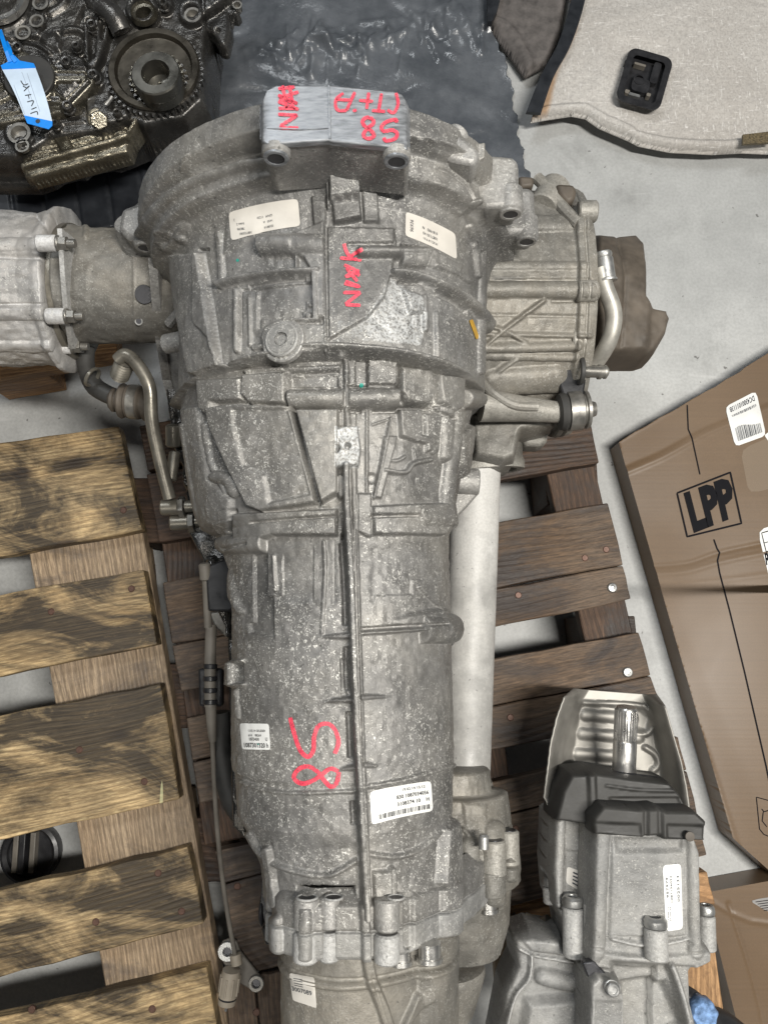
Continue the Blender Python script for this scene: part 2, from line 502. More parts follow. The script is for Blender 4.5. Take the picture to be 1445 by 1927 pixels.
def cast_alloy(name, c=(0.27, 0.265, 0.255), chips=0.5, dust=(0.34, 0.32, 0.28), dustamt=0.35, rough=0.52, metal=0.4, bumpy=0.34, coat=True, dark=0.55):
    t = NT(name); o = t.coord()
    big = t.noise(o, 9, 4, 0.6); med = t.noise(o, 38, 6, 0.7); fine = t.noise(o, 420, 3, 0.6); grit = t.noise(o, 1300, 2, 0.5)
    col = t.mix(t.ramp(med, [(0.32, 0.0), (0.68, 1.0)]), tuple(x * dark for x in c), c)
    col = t.mix(t.math('MULTIPLY', t.ramp(big, [(0.42, 0.0), (0.62, 1.0)]), dustamt), col, dust)
    col = t.mix(t.ramp(fine, [(0.40, 0.22), (0.60, 0.0)]), col, tuple(x * 0.45 for x in c))
    # bright chips where the oxide has flaked
    cm = t.mapping(o, (1, 1, 1), rot=(0.3, 0.2, 0.5))
    ch = t.noise(cm, 430, 2.0, 0.5, 1.4)
    chm = t.ramp(ch, [(0.588, 0.0), (0.645, 1.0)])
    lowm = t.ramp(t.noise(o, 16, 3, 0.6), [(0.36, 0.10), (0.58, 1.0)])
    chm = t.math('MULTIPLY', t.math('MULTIPLY', chm, lowm), chips)
    if coat:
        a = t.n("ShaderNodeAttribute", attribute_name="coat").outputs["Fac"]
        pos = t.math('MAXIMUM', a, 0.0); neg = t.math('MAXIMUM', t.math('MULTIPLY', a, -1.0), 0.0)
        mott = t.ramp(t.noise(o, 520, 2, 0.6), [(0.40, 0.0), (0.52, 1.0)])
        edge = t.ramp(t.math('ADD', pos, t.math('MULTIPLY', t.math('SUBTRACT', med, 0.5), 0.9)), [(0.4, 0.0), (0.6, 1.0)])
        col = t.mix(t.math('MULTIPLY', edge, t.math('MULTIPLY', mott, 0.75)), col, (0.50, 0.51, 0.51))
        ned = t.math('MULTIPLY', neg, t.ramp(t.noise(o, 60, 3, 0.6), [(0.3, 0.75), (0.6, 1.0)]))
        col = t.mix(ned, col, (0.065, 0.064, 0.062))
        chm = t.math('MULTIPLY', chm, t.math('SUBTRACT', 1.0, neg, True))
    pt = t.n("ShaderNodeNewGeometry").outputs["Pointiness"]
    col = t.mix(t.math('MULTIPLY', t.ramp(pt, [(0.515, 0.0), (0.60, 1.0)]), t.ramp(fine, [(0.3, 0.25), (0.6, 0.75)])), col, tuple(min(1, x * 1.75) for x in c))
    old = t.ramp(t.noise(t.mapping(o, loc=(5, 2, 7)), 13, 5, 0.65), [(0.48, 0.0), (0.66, 0.75)])
    col = t.mix(old, col, tuple(x * 0.42 for x in c))
    col = t.mix(chm, col, (0.62, 0.61, 0.57))
    # small dark specks of dirt
    dk = t.ramp(t.noise(t.mapping(o, loc=(3, 1, 2)), 260, 2, 0.5), [(0.70, 0.0), (0.74, 0.55)])
    col = t.mix(dk, col, (0.04, 0.04, 0.038))
    rg = t.ramp(med, [(0.3, rough - 0.13), (0.7, rough + 0.14)])
    h = t.math('ADD', t.math('MULTIPLY', fine, 0.9), t.math('ADD', t.math('MULTIPLY', grit, 0.35), t.math('MULTIPLY', chm, 0.5)))
    h = t.math('ADD', h, t.math('MULTIPLY', med, 1.6))
    return t.out(col, rg, metal, t.bump(h, bumpy, 0.0012))
def plain(name, c, rough=0.5, metal=0.0, vary=0.25, scale=60, bumpy=0.15, streak=None, spec=None, wet=0.0):
    t = NT(name); o = t.coord()
    if streak: o = t.mapping(o, streak)
    a = t.noise(o, scale, 4, 0.6); b = t.noise(o, scale * 9, 2, 0.5)
    col = t.mix(t.ramp(a, [(0.3, 0.0), (0.7, 1.0)]), tuple(x * (1 - vary) for x in c), tuple(min(1, x * (1 + vary)) for x in c))
    rg = t.ramp(a, [(0.3, max(0.03, rough - 0.1)), (0.7, min(1, rough + 0.1))])
    return t.out(col, rg, metal, t.bump(t.math('ADD', a, t.math('MULTIPLY', b, 0.4)), bumpy, 0.001), spec)
def wood(name, ca, cb, stain, amt=0.5, seed=0.0, grey=0.0, ringamt=0.42, edge=None):
    t = NT(name); uv = t.n("ShaderNodeUVMap").outputs[0]; o = t.coord()
    rnd = t.n("ShaderNodeObjectInfo").outputs["Random"]
    off = t.n("ShaderNodeCombineXYZ", {"X": t.math('MULTIPLY', rnd, 37.0), "Y": t.math('MULTIPLY', rnd, 11.0), "Z": seed}).outputs[0]
    vec = t.n("ShaderNodeVectorMath", {0: uv, 1: off}, operation='ADD').outputs[0]
    warp = t.noise(t.mapping(vec, (2.0, 7, 1)), 1.0, 2, 0.5)
    wv = t.n("ShaderNodeCombineXYZ", {"X": 0.0, "Y": t.math('MULTIPLY', warp, 0.075), "Z": 0.0}).outputs[0]
    v2 = t.n("ShaderNodeVectorMath", {0: vec, 1: wv}, operation='ADD').outputs[0]
    rings = t.n("ShaderNodeTexWave", {"Vector": t.mapping(v2, (0.25, 1, 1)), "Scale": 46.0, "Distortion": 1.1, "Detail": 5.0, "Detail Scale": 3.0, "Detail Roughness": 0.6}, wave_type='BANDS', bands_direction='Y').outputs[1]
    fib = t.noise(t.mapping(v2, (10, 420, 1)), 1.0, 6, 0.75)
    broad = t.noise(t.mapping(v2, (2.5, 22, 1)), 1.0, 4, 0.6)
    col = t.mix(t.ramp(broad, [(0.3, 0.0), (0.7, 1.0)]), ca, cb)
    col = t.mix(t.math('MULTIPLY', t.ramp(rings, [(0.35, 0.0), (0.95, 1.0)]), ringamt), col, tuple(x * 0.30 for x in ca))
    col = t.mix(t.ramp(fib, [(0.38, 0.75), (0.58, 0.0)]), col, tuple(x * 0.38 for x in ca))
    if grey: col = t.mix(t.math('MULTIPLY', t.ramp(t.noise(o, 7, 4, 0.6), [(0.35, 0.0), (0.6, 1.0)]), grey), col, (0.15, 0.128, 0.108))
    rough_ = t.noise(t.mapping(vec, (60, 500, 1)), 1.0, 4, 0.7)
    col = t.mix(t.ramp(rough_, [(0.36, 0.6), (0.52, 0.0)]), col, tuple(x * 0.30 for x in ca))
    col = t.mix(t.ramp(rough_, [(0.56, 0.0), (0.70, 0.5)]), col, tuple(min(1, x * 1.35) for x in cb))
    # knots
    kv = t.vor(t.mapping(vec, (7, 13, 1)), 1.0)
    kn = t.ramp(kv, [(0.06, 1.0), (0.16, 0.0)])
    col = t.mix(t.math('MULTIPLY', kn, 0.8), col, (0.045, 0.022, 0.012))
    # oil soaked in: its own blotches
    st1 = t.noise(t.mapping(o, (0.8, 1.9, 1), rot=(0, 0, 0.22)), 7.5, 9, 0.68, 0.9)
    if edge:      # the oil has soaked in from one side of this pallet
        sx = t.n("ShaderNodeSeparateXYZ", {0: o})
        ex = t.math('ADD', t.math('MULTIPLY', sx.outputs[1], edge[1]), edge[0])
        dd = t.math('SUBTRACT', ex, sx.outputs[0])
        st1 = t.math('ADD', st1, t.ramp(dd, [(0.0, 0.05), (0.10, 0.075), (0.24, 0.0)]))
    sm = t.ramp(st1, [(0.52 - 0.12 * amt, 0.0), (0.66 - 0.08 * amt, 1.0)])
    sm = t.math('MULTIPLY', sm, t.ramp(fib, [(0.25, 1.0), (0.75, 0.80)]))
    col = t.mix(sm, col, stain)
    scr = t.ramp(t.noise(t.mapping(o, (120, 10, 10), rot=(0, 0, 0.5)), 1.0, 2, 0.5), [(0.74, 0.0), (0.77, 0.35)])
    col = t.mix(scr, col, tuple(min(1, x * 1.7) for x in cb))
    h = t.math('ADD', t.math('MULTIPLY', fib, 0.8), t.math('MULTIPLY', rings, -0.5))
    return t.out(col, t.ramp(sm, [(0, 0.72), (1, 0.5)]), 0.0, t.bump(h, 0.55, 0.0018))
def concrete():
    t = NT("concrete"); o = t.coord()
    a = t.noise(o, 2.2, 6, 0.62); b = t.noise(o, 14, 6, 0.7); c = t.noise(o, 240, 3, 0.6)
    col = t.mix(t.ramp(a, [(0.3, 0.0), (0.7, 1.0)]), (0.38, 0.385, 0.38), (0.54, 0.545, 0.535))
    col = t.mix(t.ramp(b, [(0.35, 0.30), (0.62, 0.0)]), col, (0.25, 0.255, 0.25))
    col = t.mix(t.ramp(c, [(0.35, 0.22), (0.6, 0.0)]), col, (0.2, 0.2, 0.195))
    oil = t.ramp(t.noise(o, 4.5, 7, 0.7, 0.4), [(0.57, 0.0), (0.70, 0.5)])
    col = t.mix(oil, col, (0.20, 0.20, 0.195))
    sp = t.ramp(t.noise(o, 75, 3, 0.5), [(0.70, 0.0), (0.73, 0.7)])
    col = t.mix(sp, col, (0.06, 0.055, 0.05))
    sc = t.ramp(t.noise(t.mapping(o, (6, 60, 1), rot=(0, 0, 0.6)), 1.0, 3, 0.5), [(0.68, 0.0), (0.72, 0.25)])
    col = t.mix(sc, col, (0.6, 0.6, 0.59))
    return t.out(col, t.ramp(b, [(0.3, 0.42), (0.7, 0.62)]), 0.0, t.bump(t.math('ADD', b, t.math('MULTIPLY', c, 0.3)), 0.2, 0.002))
def cardboard():
    t = NT("cardboard"); o = t.coord()
    fl = t.noise(t.mapping(o, (2, 260, 2), rot=(0, 0, -0.24)), 1.0, 2, 0.5); a = t.noise(o, 5, 5, 0.6); c = t.noise(o, 500, 2, 0.5)
    col = t.mix(t.ramp(a, [(0.3, 0.0), (0.7, 1.0)]), (0.135, 0.086, 0.048), (0.170, 0.113, 0.067))
    col = t.mix(t.ramp(fl, [(0.4, 0.10), (0.6, 0.0)]), col, (0.08, 0.055, 0.035))
    col = t.mix(t.ramp(c, [(0.4, 0.15), (0.6, 0.0)]), col, (0.085, 0.06, 0.04))
    gl = t.ramp(t.noise(o, 3.0, 3, 0.5), [(0.45, 0.62), (0.62, 0.38)])
    return t.out(col, gl, 0.0, t.bump(t.math('ADD', t.math('MULTIPLY', fl, 0.5), t.math('MULTIPLY', a, 1.0)), 0.15, 0.001))
def felt_panel():
    t = NT("pressed_fibre"); o = t.coord()
    f1 = t.noise(t.mapping(o, (60, 420, 10), rot=(0, 0, 0.7)), 1.0, 3, 0.6, 0.8)
    f2 = t.noise(t.mapping(o, (420, 60, 10), rot=(0, 0, 0.3)), 1.0, 3, 0.6, 0.8)
    a = t.noise(o, 5, 5, 0.6)
    col = t.mix(t.ramp(a, [(0.3, 0.0), (0.7, 1.0)]), (0.40, 0.375, 0.345), (0.52, 0.50, 0.47))
    fb = t.math('MAXIMUM', t.ramp(f1, [(0.60, 0.0), (0.68, 0.8)]), t.ramp(f2, [(0.60, 0.0), (0.68, 0.8)]))
    col = t.mix(fb, col, (0.70, 0.68, 0.65))
    col = t.mix(t.ramp(t.noise(o, 300, 2, 0.5), [(0.35, 0.35), (0.55, 0.0)]), col, (0.22, 0.20, 0.19))
    rust = t.n("ShaderNodeAttribute", attribute_name="coat").outputs["Fac"]
    rm = t.ramp(t.math('ADD', rust, t.math('MULTIPLY', t.math('SUBTRACT', t.noise(o, 30, 4, 0.6), 0.5), 0.7)), [(0.35, 0.0), (0.9, 0.75)])
    col = t.mix(rm, col, (0.36, 0.20, 0.085))
    return t.out(col, 0.75, 0.0, t.bump(t.math('ADD', fb, t.math('MULTIPLY', a, 2.0)), 0.3, 0.0012))
def marker_red():
    t = NT("red_marker"); o = t.coord()
    a = t.noise(o, 260, 3, 0.6)
    t.set(t.b.inputs["Alpha"], t.ramp(t.noise(o, 900, 3, 0.6), [(0.36, 0.15), (0.46, 1.0)]))
    return t.out(t.mix(t.ramp(a, [(0.35, 0.0), (0.65, 1.0)]), (0.80, 0.085, 0.12), (0.58, 0.035, 0.075)), 0.5, 0.0)
def paper(name, c=(0.80, 0.80, 0.78)):
    t = NT(name); o = t.coord(); a = t.noise(o, 40, 4, 0.6)
    return t.out(t.mix(t.ramp(a, [(0.3, 0.0), (0.7, 1.0)]), tuple(x * 0.84 for x in c), c), 0.42, 0.0, t.bump(a, 0.1, 0.001))
def splined():
    return None

M = {}
_a, _b = X(268, 998, .144), X(389, 1822, .144)
_k = (_b.x - _a.x) / (_b.y - _a.y)
WEDGE = (_a.x - _k * _a.y, _k)
M['cast'] = cast_alloy('cast_aluminium', (0.255, 0.249, 0.240), chips=0.9, dustamt=0.40)
M['bell'] = cast_alloy('cast_aluminium_bell', (0.275, 0.270, 0.262), chips=0.7, dustamt=0.45)
M['clean'] = cast_alloy('cast_aluminium_clean', (0.35, 0.348, 0.34), chips=0.5, dustamt=0.35, rough=0.6, metal=0.2, dark=0.55, bumpy=0.5)
M['dusty'] = cast_alloy('cast_aluminium_dusty', (0.235, 0.225, 0.203), chips=0.3, dust=(0.25, 0.225, 0.185), dustamt=0.6, metal=0.2)
M['white_alloy'] = cast_alloy('oxidised_aluminium', (0.62, 0.61, 0.60), chips=0.9, dustamt=0.35, dust=(0.33, 0.28, 0.22), rough=0.5, metal=0.3, dark=0.6)
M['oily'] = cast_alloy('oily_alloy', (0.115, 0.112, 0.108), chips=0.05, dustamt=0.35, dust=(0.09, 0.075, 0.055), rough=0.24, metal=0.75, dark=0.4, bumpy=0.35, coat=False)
M['oily_bright'] = cast_alloy('oily_bright_alloy', (0.20, 0.185, 0.15), chips=0.05, dustamt=0.4, dust=(0.12, 0.10, 0.065), rough=0.24, metal=0.8, dark=0.4, bumpy=0.35, coat=False)
M['steel'] = plain('steel', (0.50, 0.49, 0.47), 0.32, 0.9, 0.15, 80)
M['zinc'] = plain('zinc', (0.42, 0.42, 0.41), 0.38, 0.8, 0.12, 120)
M['dull_steel'] = plain('dull_steel', (0.24, 0.23, 0.21), 0.42, 0.7, 0.3, 90)
M['old_pipe'] = plain('old_pipe', (0.20, 0.185, 0.155), 0.36, 0.6, 0.35, 40)
M['machined'] = plain('machined', (0.26, 0.27, 0.285), 0.40, 0.55, 0.42, 9, 0.03, streak=(9, 40, 40))
M['hole'] = plain('bore_dark', (0.06, 0.06, 0.065), 0.35, 0.6, 0.3, 50)
M['black'] = plain('black_plastic', (0.018, 0.018, 0.02), 0.42, 0, 0.3, 70)
M['tray'] = plain('tray_plastic', (0.014, 0.016, 0.020), 0.45, 0, 0.35, 30)
M['rubber'] = plain('black_rubber', (0.032, 0.031, 0.029), 0.6, 0, 0.45, 35, 0.3)
M['brown'] = plain('brown_dust_plastic', (0.085, 0.070, 0.055), 0.6, 0, 0.45, 28, 0.3)
M['grey_plastic'] = plain('grey_plastic', (0.15, 0.135, 0.115), 0.55, 0, 0.2, 40)
M['beige'] = plain('beige_plastic', (0.33, 0.285, 0.225), 0.5, 0, 0.15, 50)
M['tube'] = cast_alloy('white_coated_tube', (0.60, 0.59, 0.565), chips=0.3, dustamt=0.2, rough=0.5, metal=0.0, dark=0.85, bumpy=0.15, coat=False)
M['shield'] = plain('pressed_aluminium', (0.27, 0.258, 0.235), 0.5, 0.55, 0.35, 18, 0.2)
M['blue'] = plain('blue_plastic', (0.0, 0.22, 0.75), 0.4, 0, 0.1, 40)
M['blue_cap'] = plain('pale_blue_plastic', (0.16, 0.27, 0.48), 0.35, 0, 0.5, 200)
M['tagpaper'] = paper('tag_paper', (0.60, 0.72, 0.86))
M['paper'] = paper('sticker_paper')
M['paper_dirty'] = paper('sticker_paper_dirty', (0.62, 0.59, 0.54))
M['ink'] = plain('ink', (0.010, 0.010, 0.012), 0.8, 0, 0.1, spec=0.1)
M['greyink'] = plain('grey_ink', (0.06, 0.065, 0.075), 0.8, 0, 0.1, spec=0.1)
M['red'] = marker_red()
M['greendot'] = plain('green_paint', (0.02, 0.25, 0.2), 0.5)
M['yellow'] = plain('amber_film', (0.45, 0.26, 0.03), 0.4)
M['card'] = cardboard()
M['felt'] = felt_panel()
M['floor'] = concrete()
M['darkfelt'] = plain('dark_fibre', (0.10, 0.09, 0.085), 0.8, 0, 0.45, 60, 0.4)
M['leather'] = plain('black_trim', (0.012, 0.014, 0.018), 0.5, 0, 0.3, 60)
M['wood_light'] = wood('stained_pine', (0.58, 0.385, 0.175), (0.80, 0.60, 0.33), (0.010, 0.007, 0.005), 0.80, 0.0, 0.2, edge=WEDGE)
M['wood_dark'] = wood('weathered_brown_pine', (0.125, 0.074, 0.040), (0.20, 0.128, 0.076), (0.020, 0.012, 0.009), 0.7, 3.0, 0.45)
M['wood_pale'] = wood('pale_stringer', (0.36, 0.25, 0.15), (0.48, 0.36, 0.235), (0.10, 0.075, 0.055), 0.1, 5.0, 0.3)
M['wood_red'] = wood('dark_red_stringer', (0.085, 0.048, 0.029), (0.13, 0.077, 0.048), (0.018, 0.011, 0.008), 0.6, 8.0)
M['wood_orange'] = wood('orange_pine', (0.50, 0.27, 0.12), (0.60, 0.36, 0.18), (0.12, 0.06, 0.03), 0.1, 9.0)
def sheet_mat():
    t = NT("black_film"); o = t.coord(); a = t.noise(o, 14, 5, 0.65); b = t.noise(o, 60, 4, 0.6, 1.0)
    col = t.mix(t.ramp(a, [(0.3, 0.0), (0.7, 1.0)]), (0.055, 0.062, 0.072), (0.13, 0.14, 0.155))
    return t.out(col, t.ramp(a, [(0.3, 0.15), (0.7, 0.36)]), 0.0, t.bump(t.math('ADD', a, t.math('MULTIPLY', b, 0.25)), 0.5, 0.006))
M['film'] = sheet_mat()
M['foam'] = plain('oily_foam', (0.11, 0.085, 0.045), 0.5, 0, 0.7, 400, 0.8)
M['steelpipe'] = plain('pale_pipe', (0.36, 0.345, 0.31), 0.45, 0.45, 0.25, 70)
M['greypaper'] = paper('grey_label', (0.30, 0.29, 0.28))
M['oily_gold'] = cast_alloy('oil_film_alloy', (0.24, 0.215, 0.165), chips=0.1, dustamt=0.6, dust=(0.11, 0.095, 0.06), rough=0.24, metal=0.8, dark=0.4, bumpy=0.4, coat=False)
M['hub'] = plain('oily_steel', (0.13, 0.125, 0.11), 0.3, 0.85, 0.2, 40)
M['sprocket'] = plain('oily_sprocket', (0.085, 0.075, 0.06), 0.3, 0.85, 0.2, 40)
M['faint'] = plain('faint_line', (0.35, 0.40, 0.48), 0.6)
# ------------------------------------------------------------------ floor
me = bpy.data.meshes.new("floor")
me.from_pydata([(-3, -3, 0), (3, -3, 0), (3, 3, 0), (-3, 3, 0)], [], [(0, 1, 2, 3)])
props(link("floor", me, M['floor']), kind="structure")

def plank(name, corners, z, mat, parent, thick=0.022, n=14, rot90=False, wob=0.0012):
    """one board from its four surveyed corners TL, TR, BR, BL; uv runs along the grain"""
    if len(corners) == 4 and not isinstance(corners[0], Vector): corners = [X(u, v, z) for u, v in corners]
    tl, tr, br, bl = corners
    L = (tr - tl).length; W = (bl - tl).length
    rng = random.Random(int(abs(tl.x * 9973 + tl.y * 331 + L * 77) * 100))
    top = []; uv = []
    for i in range(n + 1):
        t = i / n; o = rng.uniform(-wob, wob); top.append(tl.lerp(tr, t) + (bl - tl).normalized() * o); uv.append((t * L, 0.0))
    for j in (1, 2):
        t = j / 3; top.append(tr.lerp(br, t) + (tr - tl).normalized() * rng.uniform(-wob, wob)); uv.append((L, t * W))
    for i in range(n, -1, -1):
        t = i / n; o = rng.uniform(-wob, wob); top.append(bl.lerp(br, t) + (bl - tl).normalized() * o); uv.append((t * L, W))
    for j in (2, 1):
        t = j / 3; top.append(tl.lerp(bl, t)); uv.append((0.0, t * W))
    k = len(top)
    vs = top + [p - Vector((0, 0, thick)) for p in top]
    ar = sum(top[i].x * top[(i + 1) % k].y - top[(i + 1) % k].x * top[i].y for i in range(k))
    fs = [tuple(range(k)), tuple(range(2 * k - 1, k - 1, -1))] + [(i, i + k, (i + 1) % k + k, (i + 1) % k) for i in range(k)]
    if ar < 0: fs = [f[::-1] for f in fs]
    UVs = uv + [(a, b + thick) for a, b in uv]
    me = bpy.data.meshes.new(name); me.from_pydata([tuple(p) for p in vs], [], fs)
    lay = me.uv_layers.new(name="UVMap")
    s = rng.uniform(0, 5)
    for l in me.loops:
        a, b = UVs[l.vertex_index]
        lay.data[l.index].uv = (b + s, a + s) if rot90 else (a + s, b + s)
    me.update()
    return link(name, me, mat, parent, bevel=0.0016, smooth=40)
def nail(u, v, z, parent, mat=None, r=0.0042, proud=0.0008):
    p = X(u, v, z); b = MB()
    b.lathe(p - Vector((0, 0, 0.003)), (0, 0, 1), [(0, r), (0.003, r), (0.003 + proud, r * 0.8)], 12)
    b.build("nail", mat or M['rustnail'], parent)
M['rustnail'] = plain('rusty_nail', (0.10, 0.055, 0.04), 0.5, 0.5, 0.3, 300)

PZ = 0.144
# ---- stained pallet on the left
pal = thing("wooden_pallet", (-0.45, -0.05, 0), "light pine pallet with black oil stains, left of the large gearbox", "pallet")
def ext(c, u0):   # carry a board on past the left edge of the photograph
    (x1, y1), (x2, y2), (x3, y3), (x4, y4) = c
    f = lambda xa, ya, xb, yb: (u0, ya + (yb - ya) * (u0 - xa) / (xb - xa))
    return [f(x1, y1, x2, y2), (x2, y2), (x3, y3), f(x4, y4, x3, y3)]
LP = [[(0, 833), (224, 800), (268, 998), (0, 1047)],
      [(0, 1120), (270, 1071), (296, 1212), (0, 1272)],
      [(0, 1346), (302, 1287), (338, 1503), (0, 1580)],
      [(0, 1676), (353, 1595), (383, 1738), (0, 1839)],
      [(0, 1916), (389, 1822), (428, 2035), (0, 2140)]]
for c in LP: plank("plank", ext(c, -420), PZ, M['wood_light'], pal)
zs = PZ - 0.0225
plank("stringer", [(45, 985), (266, 985), (470, 2150), (250, 2150)], zs, M['wood_pale'], pal, rot90=True, n=6)
plank("stringer", [(-520, 985), (-330, 985), (-150, 2150), (-340, 2150)], zs, M['wood_pale'], pal, rot90=True, n=6)
for v0 in (1010, 1500, 1990):
    a = 45 + (v0 - 985) * 0.176
    c = [X(a + 8, v0, zs - 0.0225), X(a + 205, v0, zs - 0.0225), X(a + 222, v0 + 130, zs - 0.0225), X(a + 25, v0 + 130, zs - 0.0225)]
    plank("block", c, zs - 0.0225, M['wood_pale'], pal, thick=0.076, n=4)
plank("bottom_board", [(50, 1000), (262, 990), (470, 2150), (262, 2160)], 0.0225, M['wood_pale'], pal, rot90=True, n=4)
for u, v in ((150, 1411), (272, 1471), (298, 1643), (342, 1715), (181, 1735), (287, 1899), (248, 1108), (97, 1151), (60, 1900), (233, 1020-60)):
    nail(u, v, PZ, pal)

# ---- weathered dark pallet under the gearbox
pal2 = thing("wooden_pallet", (0.1, -0.1, 0), "weathered dark brown pallet carrying the large gearbox", "pallet")
RP = [[(262, 800), (1095, 640), (1108, 722), (278, 885)],
      [(276, 893), (1100, 742), (1127, 871), (300, 1022)],
      [(306, 1096), (1143, 945), (1172, 1064), (324, 1213)],
      [(324, 1215), (1172, 1066), (1187, 1127), (341, 1303)],
      [(351, 1352), (1201, 1189), (1224, 1272), (362, 1432)],
      [(362, 1434), (1224, 1274), (1252, 1352), (376, 1510)],
      [(404, 1603), (1275, 1385), (1292, 1450), (417, 1662)],
      [(417, 1665), (1292, 1452), (1330, 1610), (446, 1838)]]
for i, c in enumerate(RP): plank("plank", c, PZ, M['wood_red'] if i < 2 else M['wood_dark'], pal2)
zs = PZ - 0.0225
plank("stringer", [(961, 600), (1053, 600), (1288, 1620), (1196, 1620)], zs, M['wood_red'], pal2, rot90=True, n=6)
plank("stringer", [(285, 880), (452, 870), (560, 1560), (385, 1590)], zs, M['wood_red'], pal2, rot90=True, n=6)
plank("stringer", [(680, 640), (850, 640), (960, 1480), (800, 1500)], zs, M['wood_red'], pal2, rot90=True, n=6)
for (u, v) in ((1070, 830), (1146, 1160), (1215, 1480), (300, 900), (350, 1250), (400, 1540)):
    c = [X(u - 52, v, zs - .0225), X(u + 48, v, zs - .0225), X(u + 60, v + 120, zs - .0225), X(u - 40, v + 120, zs - .0225)]
    plank("block", c, zs - 0.0225, M['wood_red'], pal2, thick=0.099, n=4)
plank("end_board", [(425, 1850), (478, 1838), (500, 2080), (440, 2090)], PZ, M['wood_dark'], pal2, rot90=True, n=6)
plank("end_board", [(481, 1838), (560, 1822), (590, 2080), (503, 2080)], PZ, M['wood_dark'], pal2, rot90=True, n=6)
plank("end_board", [(925, 1742), (975, 1728), (1030, 2080), (950, 2090)], PZ, M['wood_pale'], pal2, rot90=True, n=6)
plank("end_board", [(932, 1712), (1330, 1640), (1345, 1700), (940, 1735)], PZ - 0.024, M['wood_orange'], pal2, n=6)
plank("end_board", [(1290, 1795), (1345, 1785), (1385, 2060), (1300, 2080)], PZ - 0.01, M['wood_orange'], pal2, rot90=True, n=6)
for u, v in ((1151, 1106), (1180, 1265)):
    p = X(u, v, PZ); b = MB()
    b.lathe(p, (0, 0, 1), [(0, 0.0058), (0.0015, 0.0060), (0.003, 0.0048), (0.0035, 0.002), (0.0025, 0.0015)], 16); b.build("screw", M['zinc'], pal2)
for u, v in ((483, 1905), (447, 1668), (1100, 1050), (975, 1120), (960, 1350), (1140, 1034), (970, 1560)): nail(u, v, PZ, pal2)

# ---- the pallet at the top left, of which one board shows
pal3 = thing("wooden_pallet", (-0.5, 0.3, 0), "orange pine board of a pallet showing under the oxidised differential cover", "pallet")
plank("plank", [(-420, 690), (216, 590), (222, 675), (-420, 780)], 0.13, M['wood_orange'], pal3)
plank("plank", [(-420, 500), (205, 430), (214, 560), (-420, 640)], 0.13, M['wood_orange'], pal3)
plank("block", [(-60, 640), (60, 620), (70, 690), (-50, 710)], 0.107, M['wood_orange'], pal3, thick=0.1, n=4)

# ---- black plastic tray under the engine
tray = thing("plastic_tray", (-0.45, 0.5, 0), "black ribbed plastic tray under the oily engine", "tray")
def tray_z(x, y): return 0.165 + 0 * x
def tray_lines():
    f = []
    for k, u in enumerate(range(-190, 420, 62)):
        f.append(('G', [(u, 200), (u + 38, 460)], -3.0, 5, 4))
    f += [('G', [(-60, 318), (340, 240)], -2.0, 4, 4)]
    return f
patch_cast("base", [(-260, -120), (430, -120), (400, 200), (330, 330), (262, 425), (190, 436), (-260, 470)], tray_z, tray_lines(), M['tray'], tray, res=0.0022, edge=8, drop=0.02, zref=0.165)
b = MB(); b.tube([X(-200, 474, .17), X(60, 452, .17), (X(190, 437, .17)), X(262, 424, .17)], 0.005, 10); b.build("rim", M['tray'], tray)

# ---- crinkled black film
def film_mesh():
    ol = [(250, -90), (915, -90), (925, 35), (962, 140), (972, 205), (985, 280), (1003, 345), (940, 420), (620, 470), (330, 440), (262, 300), (300, 120)]
    rng = np.random.default_rng(11)
    P3 = [X(u, v, 0.02) for u, v in ol]
    xs = [p.x for p in P3]; ys = [p.y for p in P3]; res = 0.0030
    XX, YY = np.meshgrid(np.arange(min(xs) - .02, max(xs) + .02, res), np.arange(min(ys) - .02, max(ys) + .02, res))
    U, V = proj(XX, YY, np.full(XX.shape, 0.02))
    jag = 3 * np.sin(U * 0.06 + V * 0.10) + 1.6 * np.sin(V * 0.27 + U * 0.07)
    sd = sd_poly(U, V, ol) + jag
    z = np.zeros(XX.shape)
    for k in range(90):      # sharp little folds in the crumpled band, long soft ones elsewhere
        t = rng.random()
        u0 = 520 + 400 * t + rng.normal() * 26; v0 = 92 - 66 * t + rng.normal() * 20 + (0 if t < .3 else 12)
        a = rng.uniform(0, math.pi); l = rng.uniform(10, 42); wv = rng.uniform(3.5, 8)
        d, tt = sd_line(U, V, [(u0 - math.cos(a) * l, v0 - math.sin(a) * l), (u0 + math.cos(a) * l, v0 + math.sin(a) * l)])
        z += rng.uniform(0.0015, 0.0045) * np.exp(-(d / wv) ** 2)
    for k in range(34):
        u0 = rng.uniform(300, 960); v0 = rng.uniform(-60, 330); a = rng.uniform(-0.5, 0.9); l = rng.uniform(50, 190)
        d, tt = sd_line(U, V, [(u0 - math.cos(a) * l, v0 - math.sin(a) * l), (u0 + math.cos(a) * l, v0 + math.sin(a) * l)])
        z += rng.uniform(-0.0030, 0.0040) * np.exp(-(d / rng.uniform(6, 22)) ** 2)
    z += 0.004 * np.sin(XX * 21 + 1) * np.sin(YY * 17)
    base = 0.014 + 0.006 * np.sin(XX * 9) * np.sin(YY * 7)
    gy_, gx_ = np.gradient(sd, res); g2 = np.maximum(gx_ ** 2 + gy_ ** 2, 1e4); mv = np.where(sd > 0, sd, 0)
    Pos = np.stack([XX - mv * gx_ / g2, YY - mv * gy_ / g2, base + z], -1)
    return grid_mesh("plastic_film", Pos, keep=sd < 1.6 * res * 1500)
film = link("plastic_film", film_mesh(), M['film'], smooth=180)
m = film.modifiers.new("solid", 'SOLIDIFY'); m.thickness = 0.0006; m.offset = -1
props(film, "crinkled black plastic film lying behind the gearbox bell", "plastic sheet")
